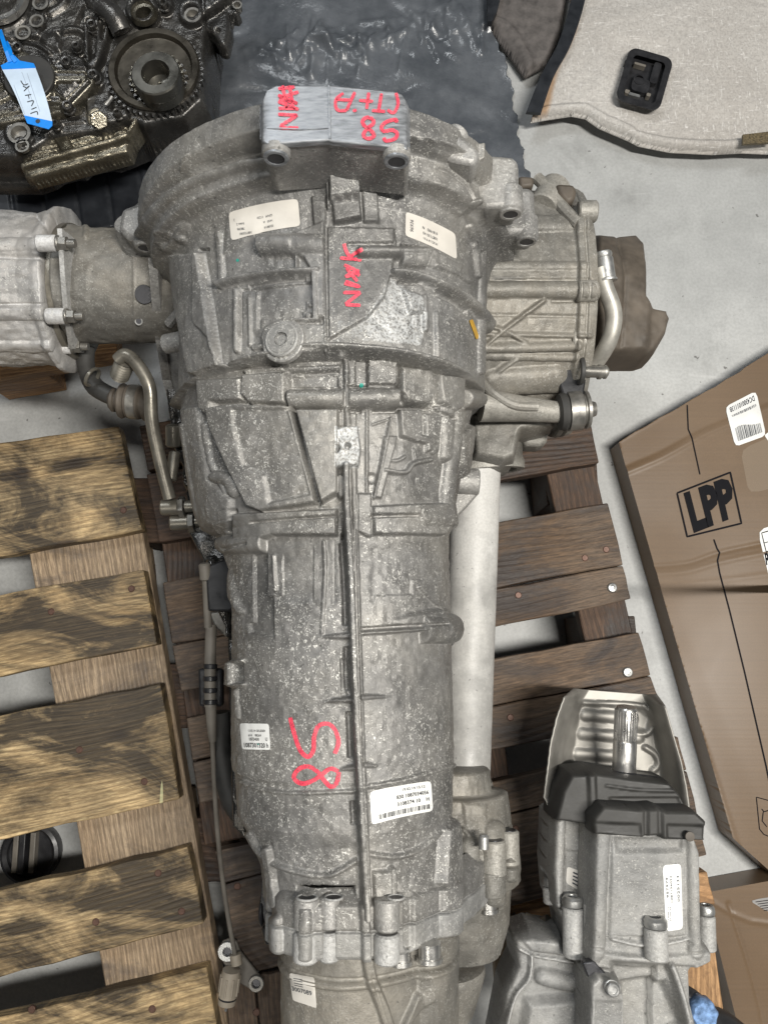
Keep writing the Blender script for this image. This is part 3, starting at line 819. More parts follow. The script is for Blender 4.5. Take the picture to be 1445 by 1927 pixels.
# ---- pressed fibre load floor panel, top right
panel = thing("trim_panel", (0.6, 0.8, 0), "pale fibre boot floor panel with black edge strip and rust tinted border", "panel")
ol = [(1068, -120), (1560, -120), (1560, 300), (1445, 268), (1400, 262), (1345, 262), (1265, 256), (1205, 243), (1180, 226), (1130, 205), (1100, 193), (1078, 194), (1020, 206), (1014, 200), (1040, 130), (1070, 60)]
rim_ = smooth_px([(1000, 213), (1040, 206), (1078, 203), (1103, 204), (1135, 222), (1182, 243), (1200, 255), (1265, 268), (1345, 272), (1400, 271), (1450, 272)], 5)
PNL = 0.035
def panel_z(x, y): return PNL + 0.004 * np.sin(x * 6)
patch_cast("fibre_board", [(1085, -120), (1560, -120), (1560, 280), (1445, 281), (1400, 279), (1345, 282), (1265, 278), (1205, 266), (1186, 256), (1130, 232), (1104, 214), (1078, 209), (1020, 218), (1000, 222), (1008, 195), (1040, 130), (1070, 60)],
    panel_z, [('L', rim_, 5.0, 13, 9), ('A', [(1150, 75), (1250, 85), (1278, 130), (1255, 215), (1160, 200), (1140, 160)], -4, 22), ('A', [(1110, 30), (1560, -60), (1560, 215), (1300, 215), (1120, 165)], 5, 40)],
    M['felt'], panel, res=0.0012, edge=9, drop=0.008, zref=PNL, coat=[([(1068, -60), (1110, -60), (1085, 60), (1050, 140), (1030, 215), (990, 225), (1030, 120)], 1.0, 22)], noise=0.0004)
b = MB(); pts = [(1100, -60), (1082, 20), (1060, 85), (1030, 140), (1004, 210)]
wds = [13, 13, 12, 12, 14]
l_ = [X(u - w_, v, PNL + .018) for (u, v), w_ in zip(pts, wds)]; r_ = [X(u + w_, v + 2, PNL + .018) for (u, v), w_ in zip(pts, wds)]
l_ = curve_pts(l_, 4); r_ = curve_pts(r_, 4)
for i in range(len(l_) - 1):
    b.prism([l_[i], r_[i], r_[i + 1], l_[i + 1]], (0, 0, -0.006))
b.build("edge_strip", M['leather'], panel, bevel=0.0, smooth=50)
# clip housing let into the panel
def rrect(cx, cy, w_, h_, r, ang, n=5):
    out = []
    for qx, qy, a0 in ((1, 1, 0), (-1, 1, 90), (-1, -1, 180), (1, -1, 270)):
        for k in range(n + 1):
            a = R(a0 + 90 * k / n)
            x = qx * (w_ / 2 - r) + r * math.cos(a); y = qy * (h_ / 2 - r) + r * math.sin(a)
            out.append((cx + x * math.cos(ang) - y * math.sin(ang), cy + x * math.sin(ang) + y * math.cos(ang)))
    return out
ang = R(16)
ob = rrect(1212, 149, 86, 104, 16, ang); ib = rrect(1212, 149, 62, 80, 8, ang)
bz = PNL + .022; b = MB(); n = len(ob)
vs = [X(u, v, bz) for u, v in ob] + [X(u, v, bz) for u, v in ib] + [X(u, v, bz - 0.014) for u, v in ob] + [X(u, v, bz - 0.012) for u, v in ib]
fs = []
for i in range(n):
    j = (i + 1) % n
    fs += [(i, i + n, j + n, j), (i, j, j + 2 * n, i + 2 * n), (i + n, i + 3 * n, j + 3 * n, j + n)]
fs.append(tuple(range(3 * n, 4 * n)))
b.add(vs, fs); clip = b.build("clip_housing", M['black'], panel, smooth=40)
for cx, cy, w_, h_, mt in ((1204, 121, 22, 4, 'grey_plastic'), (1178, 145, 3, 26, 'grey_plastic'), (1182, 117, 14, 8, 'black'), (1233, 137, 14, 40, 'black'), (1205, 160, 34, 26, 'black'), (1193, 178, 22, 5, 'zinc'), (1220, 178, 8, 6, 'grey_plastic'), (1180, 172, 9, 7, 'grey_plastic')):
    b = MB(); b.prism([X(u, v, bz - 0.003) for u, v in rrect(cx, cy, w_, h_, min(w_, h_) * .3, ang, 2)], (0, 0, -0.0085))
    b.build("clip_insert", M[mt], clip)
b = MB(); b.lathe(X(1201, 152, bz - 0.006), (0, 0, 1), [(0, 0.009), (0.004, 0.009), (0.004, 0.006), (0, 0.006)], 20, cap=False); b.build("clip_insert", M['black'], clip)
# oil soaked foam at the rim on the right
b = MB(); b.prism([X(1397, 253, PNL + .018), X(1450, 247, PNL + .018), X(1452, 268, PNL + .018), X(1397, 271, PNL + .018)], (0, 0, -0.004)); b.build("foam_pad", M['foam'] if 'foam' in M else M['darkfelt'], panel)

dark_p = thing("trim_panel", (0.28, 0.85, 0), "dark stained fibre panel left of the black edge strip", "panel")
patch_cast("fibre_board", [(935, -120), (1085, -120), (1055, 60), (1030, 112), (990, 135), (962, 95), (925, 45)], lambda x, y: 0.03 + 0 * x, [('L', [(928, 38), (965, 62), (1000, 130)], 5, 16, 8)], M['darkfelt'], dark_p, res=0.003, edge=10, drop=0.01, zref=0.03)
b = MB(); b.prism([X(915, -80, .045), X(960, -80, .045), X(935, 20, .045), X(925, 40, .045), (X(918, 40, .045))], (0, 0, -0.01)); b.build("edge_strip", M['leather'], dark_p)

# ---- cartons
def carton(pts, z, h, label, feats, name="cardboard_box"):
    t = thing(name, X(pts[0][0], pts[0][1], 0), label, "cardboard box")
    o = patch_cast("carton_body", pts, lambda x, y: z + 0 * x, feats, M['card'], t, res=.002, edge=4, drop=h / 1.8, zref=z, sharp=True)
    return t, o
CZ = 0.045
cfe = [('A', smooth_px([(1164, 832), (1300, 752), (1520, 620), (1520, 735), (1330, 812), (1245, 858), (1170, 890)], 1), -0.8, 6), ('G', [(1170, 890), (1245, 858), (1330, 812), (1450, 765), (1520, 740)], 1.6, 13, 9),
  ('G', [(1208, 1066), (1290, 1060), (1352, 1040), (1445, 1020), (1560, 995)], -1.8, 6, 12), ('G', [(1211, 1082), (1290, 1076), (1354, 1058), (1445, 1039), (1560, 1016)], 1.2, 8, 12), ('G', [(1214, 1106), (1300, 1099), (1450, 1081)], 0.6, 8, 12), ('G', [(1290, 1330), (1330, 1420), (1400, 1640)], 0.6, 8, 12), ('A', [(1230, 1110), (1720, 1050), (1720, 1780), (1462, 1652)], -0.8, 60)]
box1, body1 = carton([(1164, 832), (1195, 812), (1215, 802), (1240, 786), (1268, 772), (1300, 752), (1332, 734), (1345, 728), (1365, 714), (1392, 700), (1400, 692), (1445, 664), (1520, 620), (1720, 1500), (1720, 1780), (1462, 1652), (1378, 1577)], CZ, 0.043, "large brown carton printed LPP with barcode stickers, right of the pallet", cfe)
sf1 = Surf([body1])
b = MB()
def pl(mb, pts, wd, surf=sf1): stroke(mb, surf, pts, wd, eps=0.0005, sm=False)
pl(b, [(1292, 762), (1294, 808), (1301, 824), (1316, 893)], 2.6)
pl(b, [(1342, 1015), (1348, 1032), (1353, 1040), (1349, 1055), (1353, 1078), (1372, 1150), (1400, 1265), (1440, 1440), (1452, 1500)], 3.0)
pl(b, [(1273, 928), (1373, 889), (1394, 985), (1292, 1010), (1273, 928)], 3.6)
pl(b, [(1422, 1500), (1448, 1507)], 1.8); pl(b, [(1422, 1500), (1428, 1560), (1436, 1570), (1448, 1575)], 1.8)
pl(b, [(1448, 1524), (1435, 1528), (1433, 1545), (1442, 1556)], 1.8); pl(b, [(1432, 1522), (1436, 1527)], 2)
lq = [(1286, 938), (1378, 906), (1392, 967), (1297, 998)]
write(b, sf1, "LPP", [(1280, 926), (1376, 890), (1392, 966), (1300, 1002)], 0.03, 0.97, 0.90, width=0.92, bold=0.055, eps=0.0006)
b.build("printed_marks", M['ink'], box1, smooth=180)
st1, sfs = sticker("barcode_sticker", sf1, [(1363, 766), (1421, 736), (1440, 820), (1382, 841)], M['paper'], box1, n=8, m=8, eps=.0012)
b = MB(); rnd = random.Random(4); xx = 0.14
bc = [(1363, 766), (1421, 736), (1440, 820), (1382, 841)]
while xx < 0.93:
    w_ = rnd.choice((0.012, 0.022, 0.035)); quad_on(b, sfs, bc, xx, 0.26, min(xx + w_, .94), 0.90, 0.0003); xx += w_ + rnd.choice((0.012, 0.016, 0.024))
bc2 = [bc[2], bc[3], bc[0], bc[1]]
write(b, sfs, "DC4300101113B", bc2, 0.08, 0.93, 0.12, width=0.80, bold=0.02, eps=0.0003)
b.build("barcode", M['greyink'], st1, smooth=180)
bq = [(1428, 825), (1450, 815), (1452, 838), (1446, 836)]
st1b, _ = sticker("barcode_sticker", sf1, [(1436, 818), (1462, 806), (1470, 850), (1446, 832)], M['paper'], box1, n=4, m=4)
st2, sfs2 = sticker("address_sticker", sf1, [(1424, 998), (1520, 968), (1600, 1140), (1462, 1150)], M['paper'], box1, n=8, m=8)
b = MB(); c2 = [(1424, 998), (1520, 968), (1600, 1140), (1462, 1150)]
stroke(b, sfs2, [(1432, 1003), (1520, 978)], 2, eps=.0003, sm=False); stroke(b, sfs2, [(1432, 1003), (1446, 1060), (1452, 1110), (1466, 1140)], 1.6, eps=.0003, sm=False)
stroke(b, sfs2, [(1436, 1022), (1500, 1005)], 1.5, eps=.0003, sm=False); stroke(b, sfs2, [(1440, 1038), (1500, 1024)], 1.5, eps=.0003, sm=False); stroke(b, sfs2, [(1445, 1074), (1500, 1066)], 1.5, eps=.0003, sm=False)
write(b, sfs2, "R", [(1436, 1040), (1450, 1037), (1453, 1062), (1440, 1064)], 0.02, 0.95, 0.9, width=0.75, bold=0.03, eps=.0003)
b.build("print", M['ink'], st2, smooth=180)
# clear tape on the carton
t_ = NT('clear_tape'); t_.b.inputs["Roughness"].default_value = 0.12; t_.b.inputs["Alpha"].default_value = 0.22; t_.b.inputs["Base Color"].default_value = (0.5, 0.42, 0.33, 1)
M['tape'] = t_.m
sticker("clear_tape", sf1, [(1392, 846), (1500, 800), (1520, 900), (1408, 930)], M['tape'], box1, n=6, m=6, eps=0.0004)

box2, body2 = carton([(1325, 1680), (1462, 1655), (1760, 1620), (1760, 2200), (1440, 2200), (1395, 1960)], 0.05, 0.048, "second brown carton in the bottom right corner with a grey label", [("G", [(1370, 1700), (1430, 1900), (1480, 2200)], -1.5, 4, 8), ("G", [(1325, 1690), (1460, 1740), (1760, 1690)], 1.0, 6, 10)])
sf2 = Surf([body2])
sticker("label_pocket", sf2, [(1408, 1694), (1500, 1680), (1510, 1730), (1442, 1715)], M['greypaper'] if 'greypaper' in M else M['paper_dirty'], box2, n=5, m=5)
b = MB()
for k in range(5): stroke(b, sf2, [(1420 + k * 4, 1697 + k * 4), (1500, 1686 + k * 5)], 1.4, eps=0.0009, sm=False)
b.build("printed_lines", M['ink'], box2, smooth=180)

# ---- black cap lying on the floor, seen through the left pallet
cap = thing("round_lid", X(66, 1605, 0), "round black plastic lid on the floor seen through a gap of the stained pallet", "lid")
c0 = X(68, 1600, 0.0)
b = MB(); b.lathe(c0, (0, 0, 1), [(0, 0.036), (0.012, 0.038), (0.02, 0.038), (0.022, 0.034), (0.018, 0.030), (0.010, 0.030)], 32); b.build("rim", M['black'], cap)
for dx in (-0.018, 0.004):
    b = MB(); b.box(c0 + Vector((dx, 0.002, 0.015)), 0.007, 0.05, 0.012); b.build("rib", M['grey_plastic'], cap, bevel=0.001)
b = MB(); b.box(c0 + Vector((-0.008, 0.002, 0.017)), 0.008, 0.05, 0.016); b.build("rib", M['black'], cap, bevel=0.001)
# ------------------------------------------------------------------ the large gearbox
gb = thing("gearbox", (-0.035, 0.05, PZ), "large grey cast aluminium gearbox marked in red pen, lying on the dark pallet", "gearbox")
GX, GZ = -0.035, 0.376
bell_st = [
 (0.200, [.150, .156, .138, .119, .113, .113, .118, .122, .125]),
 (0.219, [.152, .160, .140, .121, .115, .115, .118, .122, .125]),
 (0.2205, [.160, .157, .146, .131, .128, .126, .126, .128, .132]),
 (0.232, [.160, .159, .148, .132, .1285, .127, .127, .130, .134]),
 (0.300, [.160, .160, .150, .135, .131, .130, .130, .132, .136]),
 (0.340, [.168, .166, .154, .141, .139, .138, .136, .138, .140]),
 (0.351, [.184, .180, .162, .149, .147, .146, .144, .144, .146]),
 (0.3535, [.190, .188, .178, .167, .166, .166, .162, .158, .158]),
 (0.370, [.192, .190, .182, .172, .171, .168, .156, .150, .150]),
 (0.3725, [.196, .196, .190, .184, .184, .176, .160, .158, .158]),
 (0.376, [.199, .199, .194, .190, .190, .180, .163, .160, .160]),
 (0.396, [.199, .199, .195, .191, .191, .181, .164, .160, .160]),
 (0.398, [.196, .196, .192, .188, .188, .178, .161, .158, .158])]
bell_f = [
 ('P', [(328, 481), (386, 479), (402, 560), (428, 715), (365, 705), (338, 570)], 5.0, 5),
 ('G', [(388, 455), (401, 540), (416, 640), (430, 720)], -9.0, 6, 4),
 ('G', [(322, 485), (338, 590), (352, 660), (363, 705)], -4.0, 3, 4),
 ('A', [(345, 455), (388, 445), (390, 478), (340, 482)], -2.5, 6),
 ('P', [(378, 480), (386, 479), (420, 700), (405, 640), (379, 612)], 6.5, 4),
 ('A', [(290, 330), (357, 300), (357, 424), (300, 470), (270, 420)], -4.0, 9), ('G', [(357, 290), (358, 424)], -2.5, 2, 4),
 ('R', [(270, 440), (300, 395), (357, 352), (430, 325), (480, 312), (600, 300)], 5.0, 20),
 ('R', [(345, 452), (300, 440), (318, 470), (352, 425)], 3.5, 14),
 ('G', [(389, 396), (440, 372), (520, 354), (605, 346)], -4.5, 5, 5),
 ('R', [(392, 385), (440, 360), (520, 341), (605, 334)], 3.0, 10),
 ('G', [(706, 364), (760, 371), (800, 381), (856, 415)], -5.0, 5, 5),
 ('R', [(680, 352), (760, 358), (806, 370), (862, 404)], 3.0, 10),
 ('R', [(676, 322), (740, 328), (800, 345), (854, 378), (890, 430), (903, 470)], 4.0, 14),
 ('P', [(420, 482), (490, 440), (490, 400), (430, 400)], 1.0, 8),
 ('P', [(622, 284), (671, 287), (676, 386), (624, 392)], 17.0, 4), ('P', [(626, 388), (676, 386), (680, 415), (630, 425)], 5.0, 5),
 ('G', [(607, 300), (610, 350), (612, 410)], -5.0, 8, 4), ('R', [(617, 285), (620, 395)], 9.0, 6),
 ('P', [(680, 335), (708, 345), (712, 420), (684, 420)], 2.5, 4),
 ('P', [(588, 372), (614, 372), (614, 420), (606, 435), (592, 430)], 3.0, 4),
 ('H', [(493, 463), (556, 464)], 11.0, 42, 4), ('H', [(552, 464), (612, 466)], 7.0, 46, 4),
 ('P', [(556, 442), (612, 420), (612, 600), (590, 600), (592, 520), (575, 490), (556, 482)], 4.0, 5),
 ('R', [(418, 537), (460, 526), (522, 517), (600, 513)], 6.0, 13), ('G', [(430, 548), (522, 530), (590, 526)], -2.0, 6, 5),
 ('R', [(448, 548), (449, 660)], 3.0, 12), ('L', [(594, 520), (597, 604)], 5.0, 12, 5), ('L', [(540, 606), (600, 606)], 5.0, 7, 4),
 ('A', [(455, 545), (588, 530), (590, 600), (540, 602), (500, 625), (480, 660), (455, 660)], -2.2, 6),
 ('P', [(550, 612), (614, 612), (616, 655), (570, 655), (550, 640)], 2.5, 5),
 ('C', (533, 641, 35), 4.0, 4),
 ('G', [(613, 470), (615, 560), (618, 672)], -2.5, 2.5, 3), ('R', [(610, 430), (612, 560), (614, 668)], 3.0, 6),
 ('P', [(617, 430), (740, 432), (738, 500), (722, 560), (690, 600), (620, 640)], 2.6, 4),
 ('H', [(672, 480), (798, 479)], 7.0, 24, 4), ('H', [(752, 490), (798, 491)], 9.0, 34, 4), ('G', [(655, 462), (740, 462), (800, 468)], -2.5, 4, 4),
 ('R', [(738, 516), (780, 522), (850, 551), (904, 596), (925, 640)], 7.0, 15), ('G', [(752, 532), (800, 542), (860, 572), (900, 612)], -3.0, 8, 6),
 ('P', [(756, 545), (800, 560), (796, 590), (770, 590)], 2.5, 8), ('R', [(797, 560), (800, 620)], 2.5, 12),
 ('R', [(425, 700), (460, 684), (508, 669), (573, 657), (623, 655), (673, 657), (740, 664), (796, 676), (850, 696), (895, 735)], 6.5, 15),
 ('R', [(335, 770), (370, 730), (425, 700)], 9.0, 30),
 ('R', [(480, 655), (560, 640), (616, 640)], 2.0, 12),
 ('R', [(898, 380), (906, 450), (905, 560), (903, 700)], 3.0, 12)]
bell_f += [
 ('G', [(770, 300), (840, 322), (880, 352), (905, 400)], -2.5, 4, 4), ('R', [(775, 262), (840, 276), (880, 300)], 4.0, 9), ('L', [(905, 262), (905, 300)], 3.0, 5, 4),
 ('R', [(500, 268), (430, 285), (360, 318), (312, 360)], 2.5, 8), ('G', [(500, 278), (430, 296), (362, 330)], -2.5, 4, 4), ('P', [(336, 345), (357, 330), (357, 290), (345, 296)], 2, 5),
 ('L', [(412, 440), (416, 470), (420, 540)], 2.0, 10, 5), ('L', [(560, 484), (560, 512)], 3.0, 6, 4), ('C', (582, 596, 6), 3.0, 4), ('C', (585, 575, 4), 1.5, 3),
 ('L', [(662, 455), (742, 455)], 2.0, 5, 4), ('L', [(740, 440), (742, 470)], 2.0, 4, 4), ('R', [(820, 500), (850, 512), (880, 530)], 2.5, 10), ('P', [(812, 470), (868, 500), (862, 520), (800, 500)], 1.6, 6),
 ('L', [(880, 430), (893, 470), (898, 520)], 3.0, 8, 5), ('R', [(820, 590), (822, 670)], 2.0, 10), ('L', [(470, 560), (472, 650)], 1.2, 6, 5), ('G', [(500, 668), (573, 660), (616, 660)], -2.5, 3, 3), ('G', [(640, 664), (740, 671), (800, 684), (880, 720)], -3.0, 3.5, 4)]
bell_f = [(f[0], f[1], f[2] * (1.4 if f[2] < 8 else 1.0)) + tuple(f[3:]) for f in bell_f]
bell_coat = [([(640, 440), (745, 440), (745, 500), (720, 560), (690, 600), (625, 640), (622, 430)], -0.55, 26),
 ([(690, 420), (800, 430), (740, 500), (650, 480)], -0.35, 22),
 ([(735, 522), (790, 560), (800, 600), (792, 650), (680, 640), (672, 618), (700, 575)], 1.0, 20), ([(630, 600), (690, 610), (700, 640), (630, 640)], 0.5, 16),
 ([(590, 300), (612, 300), (612, 440), (588, 440)], -0.7, 12), ([(676, 390), (740, 420), (700, 436), (630, 432), (630, 395)], -0.75, 8)]  # groove left of the centre rib and the step below it set darker
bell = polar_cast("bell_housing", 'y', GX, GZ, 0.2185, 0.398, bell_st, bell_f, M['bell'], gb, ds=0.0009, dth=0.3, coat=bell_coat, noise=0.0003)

case_st = [
 (0.222, [.150, .158, .138, .120, .114, .114, .118, .120, .122]),
 (0.185, [.146, .153, .136, .117, .112, .111, .113, .112, .112]),
 (0.150, [.138, .144, .130, .113, .110, .110, .110, .106, .104]),
 (0.112, [.128, .134, .122, .108, .106, .105, .103, .098, .092]),
 (0.098, [.122, .128, .118, .106, .104, .104, .101, .095, .090]),
 (0.090, [.104, .112, .108, .103, .102, .101, .098, .093, .088]),
 (0.060, [.098, .102, .103, .1005, .100, .100, .098, .093, .088]),
 (0.000, [.096, .0995, .101, .099, .098, .098, .097, .0945, .089]),
 (-0.080, [.093, .097, .100, .099, .098, .098, .0975, .0955, .090]),
 (-0.108, [.092, .095, .099, .099, .098, .098, .0975, .0955, .090]),
 (-0.112, [.088, .0925, .096, .097, .097, .0965, .096, .095, .090]),
 (-0.145, [.085, .088, .094, .096, .0965, .096, .095, .094, .090]),
 (-0.155, [.072, .080, .088, .092, .094, .094, .094, .093, .090]),
 (-0.185, [.060, .066, .074, .084, .090, .091, .093, .093, .090]),
 (-0.208, [.058, .062, .072, .086, .093, .095, .096, .096, .092])]
case_f = [
 # seam ridge over the whole length
 ('R', [(651, 676), (653, 760), (655, 812)], 5.0, 13), ('L', [(662, 676), (664, 812)], 2.0, 12, 4),
 ('P', [(632, 814), (645, 808), (672, 806), (677, 850), (673, 880), (637, 883), (634, 860), (641, 848), (632, 836)], 6.0, 4), ('C', (654, 844, 4.5), -6.0, 3),
 ('L', [(652, 880), (652, 930), (655, 1000), (660, 1100), (664, 1230), (670, 1380), (678, 1550), (686, 1720)], 12, 11, 4),
 ('L', [(665, 880), (668, 1000), (674, 1200), (682, 1450), (694, 1720)], 3.5, 10, 5),
 ('G', [(641, 886), (638, 960), (645, 1010)], -3.5, 7, 5), ('L', [(641, 1010), (647, 1100), (651, 1230), (657, 1380), (665, 1550), (670, 1650)], -3.0, 7, 7), ('L', [(641, 900), (642, 935)], 6.0, 10, 5),
 ('P', [(690, 930), (697, 930), (697, 1010), (690, 1010), (672, 1000), (672, 930)], 3.5, 4),
 # upper left of the seam
 ('R', [(470, 700), (560, 697), (638, 694)], 4.0, 12), ('L', [(547, 706), (638, 704), (638, 734), (547, 736)], 1.5, 10),
 ('H', [(549, 753), (648, 753)], 9.0, 38, 4), ('P', [(468, 706), (546, 703), (546, 764), (480, 762), (466, 745)], 6.0, 8),
 ('P', [(382, 716), (464, 714), (466, 756), (410, 758), (404, 785), (386, 770)], 5.0, 8),
 ('L', [(640, 690), (641, 800)], 2.0, 8, 4),
 ('P', [(406, 770), (454, 764), (555, 770), (576, 850), (600, 948), (502, 964), (480, 955), (447, 887), (410, 800)], 7.0, 5),
 ('A', [(456, 775), (550, 775), (575, 860), (590, 935), (520, 950), (512, 900), (475, 880), (456, 800)], -1.8, 8),
 ('P', [(564, 776), (638, 774), (636, 930), (608, 948)], 7.0, 5), ('G', [(556, 772), (577, 860), (601, 950)], -5.0, (6, 3), 5),
 ('R', [(475, 892), (505, 880), (545, 873), (575, 872)], 2.0, 8), ('R', [(508, 905), (512, 945)], 2.0, 8),
 ('R', [(412, 898), (435, 905), (445, 925)], 5.0, 26), ('P', [(345, 770), (378, 765), (400, 905), (440, 940), (436, 1010), (386, 1010)], 3.0, 8),
 ('P', [(450, 968), (634, 960), (634, 1008), (520, 1008), (500, 1016), (452, 1015)], 5.0, 6), ('G', [(485, 985), (560, 979), (630, 974)], -3.0, 4, 4), ('R', [(484, 992), (560, 987), (630, 982)], 2.5, 6),
 ('G', [(442, 962), (446, 1010)], -5.0, 8, 5),
 ('H', [(376, 1028), (502, 1024)], 7.0, 36, 4), ('G', [(437, 1034), (478, 1024)], -2.0, 4, 4),
 ('A', [(456, 1048), (502, 1040), (512, 1070), (514, 1200), (470, 1190), (456, 1120)], -2.2, 8), ('A', [(520, 1050), (625, 1020), (630, 1130), (520, 1130)], -1.0, 18),
 ('L', [(425, 1045), (440, 1120), (455, 1150)], 3.0, 12, 8),
 # upper right of the seam
 ('P', [(690, 682), (742, 680), (742, 732), (690, 732)], 4.5, 4), ('H', [(655, 752), (745, 752)], 9.0, 40, 4),
 ('P', [(748, 692), (806, 700), (812, 742), (800, 764), (760, 760), (748, 740)], 5.0, 9),
 ('P', [(812, 708), (862, 712), (858, 770), (842, 780), (818, 760)], 6.0, 8), ('R', [(836, 720), (838, 860)], 5.0, 26), ('H', [(862, 752), (904, 750)], 10.0, 40, 5),
 ('R', [(858, 780), (848, 850), (838, 930), (842, 985)], 6.0, 24), ('R', [(818, 770), (812, 850)], 3.0, 14),
 ('P', [(748, 772), (790, 772), (790, 820), (822, 826), (820, 840), (780, 832), (752, 822)], 3.0, 6),
 ('P', [(722, 822), (746, 822), (716, 938), (702, 938)], 2.5, 3), ('R', [(733, 788), (720, 860), (702, 938)], 4.0, 5), ('R', [(700, 800), (735, 788)], 1.5, 4),
 ('R', [(722, 866), (745, 868), (760, 860)], 2.5, 7), ('R', [(722, 886), (760, 890), (775, 874), (806, 866)], 4.0, 10), ('R', [(778, 845), (782, 870)], 1.5, 4),
 ('P', [(697, 955), (740, 952), (832, 948), (838, 998), (826, 1008), (700, 1006)], 5.5, 6), ('G', [(697, 974), (760, 972), (808, 972)], -3.5, 5, 4), ('R', [(700, 984), (808, 982)], 2.5, 7),
 ('H', [(780, 978), (836, 978)], 8.0, 50, 5),
 ('A', [(700, 1030), (820, 1020), (828, 1100), (760, 1130), (700, 1130)], -1.0, 18), ('R', [(788, 1104), (812, 1130), (836, 1148)], 2.5, 6),
 # lower half
 ('H', [(790, 1184), (856, 1182)], 9.0, 56, 5), ('W', [(820, 1160), (770, 1170), (745, 1182)], 6.0, 26, 12), ('L', [(678, 1192), (740, 1188), (822, 1182)], 5.0, 6, 4), ('G', [(678, 1184), (822, 1174)], -2.0, 5, 4),
 ('W', [(662, 1196), (628, 1198), (600, 1198)], 6.0, (12, 2), 5), ('W', [(662, 1316), (630, 1318), (606, 1322)], 6.0, (10, 2), 5), ('W', [(680, 1312), (705, 1311), (728, 1311)], 6.0, (10, 2), 5),
 ('W', [(668, 1443), (650, 1446), (636, 1450)], 5.0, (10, 2), 5), ('W', [(686, 1438), (700, 1440), (712, 1441)], 5.0, (10, 2), 5),
 ('L', [(436, 1246), (460, 1243)], 3.0, 5, 4), ('L', [(436, 1290), (462, 1288)], 3.0, 5, 4), ('P', [(435, 1246), (442, 1246), (442, 1290), (435, 1290)], 4.0, 3), ('A', [(444, 1250), (458, 1250), (458, 1286), (444, 1286)], -1.5, 4), ('A', [(640, 1240), (650, 1240), (652, 1310), (642, 1310)], -1.2, 4),
 ('R', [(454, 1470), (500, 1486), (560, 1492), (664, 1488)], 2.2, 9), ('R', [(692, 1480), (740, 1472), (800, 1456), (850, 1440)], 2.4, 10),
 ('P', [(700, 1640), (742, 1636), (744, 1720), (704, 1720)], 3.0, 8), ('P', [(828, 1560), (848, 1540), (868, 1650), (852, 1700), (820, 1660)], 6.0, 8),
 ('A', [(562, 1655), (664, 1650), (668, 1698), (560, 1700)], -9.0, 8), ('A', [(560, 1590), (668, 1590), (670, 1660), (560, 1660)], -3.0, 16),
 ('L', [(470, 1570), (500, 1615), (560, 1640), (620, 1646), (668, 1620)], 3.0, 9, 8), ('L', [(692, 1606), (750, 1612), (800, 1590), (845, 1545)], 2.5, 9, 8),
 ('L', [(505, 1600), (520, 1700)], 4.0, 14, 6), ('L', [(735, 1636), (738, 1720)], 5.0, 12, 6)]
case_f += [
 ('G', [(470, 708), (560, 706), (638, 703)], -2.0, 3, 3), ('L', [(547, 704), (547, 736)], 4.0, 3, 3), ('G', [(549, 775), (640, 774)], -3.0, 4, 4), ('G', [(655, 775), (745, 774)], -3.0, 4, 4), ('G', [(655, 729), (745, 729)], -2.5, 4, 4), ('G', [(549, 732), (640, 732)], -2.0, 3, 3),
 ('C', (795, 742, 12), 2.0, 6), ('C', (822, 722, 8), 3, 5), ('L', [(806, 700), (808, 760)], 2.5, 5, 4), ('G', [(748, 768), (800, 770), (845, 790)], -3, 5, 5), ('P', [(795, 780), (826, 782), (822, 850), (800, 850)], 2.5, 6), ('L', [(690, 760), (690, 930)], 1.6, 5, 4),
 ('P', [(855, 820), (880, 800), (888, 870), (862, 900)], 5, 6), ('C', (700, 900, 9), -2.0, 6), ('P', [(410, 985), (440, 978), (440, 1006), (412, 1008)], 4, 5), ('R', [(388, 800), (400, 870), (430, 930)], 3, 9), ('L', [(352, 800), (372, 930), (388, 1010)], 5, 9, 6),
 ('L', [(516, 1046), (520, 1110)], 2.0, 5, 5), ('R', [(610, 1020), (612, 1080), (606, 1190)], 1.2, 9), ('G', [(668, 1000), (672, 1200), (680, 1440)], -1.6, 3, 3), ('R', [(446, 1300), (450, 1350)], 2, 8), ('L', [(648, 700), (648, 800)], 1.5, 3, 3)]
case_f = [(f[0], f[1], f[2] * (1.55 if f[0] in 'PAG' else 1.3)) + tuple(f[3:]) for f in case_f]
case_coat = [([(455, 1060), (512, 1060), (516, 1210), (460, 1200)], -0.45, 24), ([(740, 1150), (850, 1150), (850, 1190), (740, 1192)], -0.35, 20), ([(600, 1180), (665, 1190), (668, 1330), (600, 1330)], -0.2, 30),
 ([(566, 1650), (664, 1650), (666, 1700), (562, 1700)], -0.6, 14), ([(690, 710), (742, 712), (742, 732), (690, 732)], -0.35, 10), ([(460, 1480), (660, 1500), (668, 1600), (490, 1590)], -0.22, 26),  # first entry darkens the sunk rear pocket
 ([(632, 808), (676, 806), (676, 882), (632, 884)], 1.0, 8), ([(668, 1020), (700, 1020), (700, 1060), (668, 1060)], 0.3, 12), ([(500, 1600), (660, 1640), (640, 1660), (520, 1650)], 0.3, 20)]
casing = polar_cast("main_casing", 'y', GX, GZ, -0.208, 0.2195, case_st, case_f, M['cast'], gb, ds=0.0008, dth=0.4, coat=case_coat, noise=0.0003)

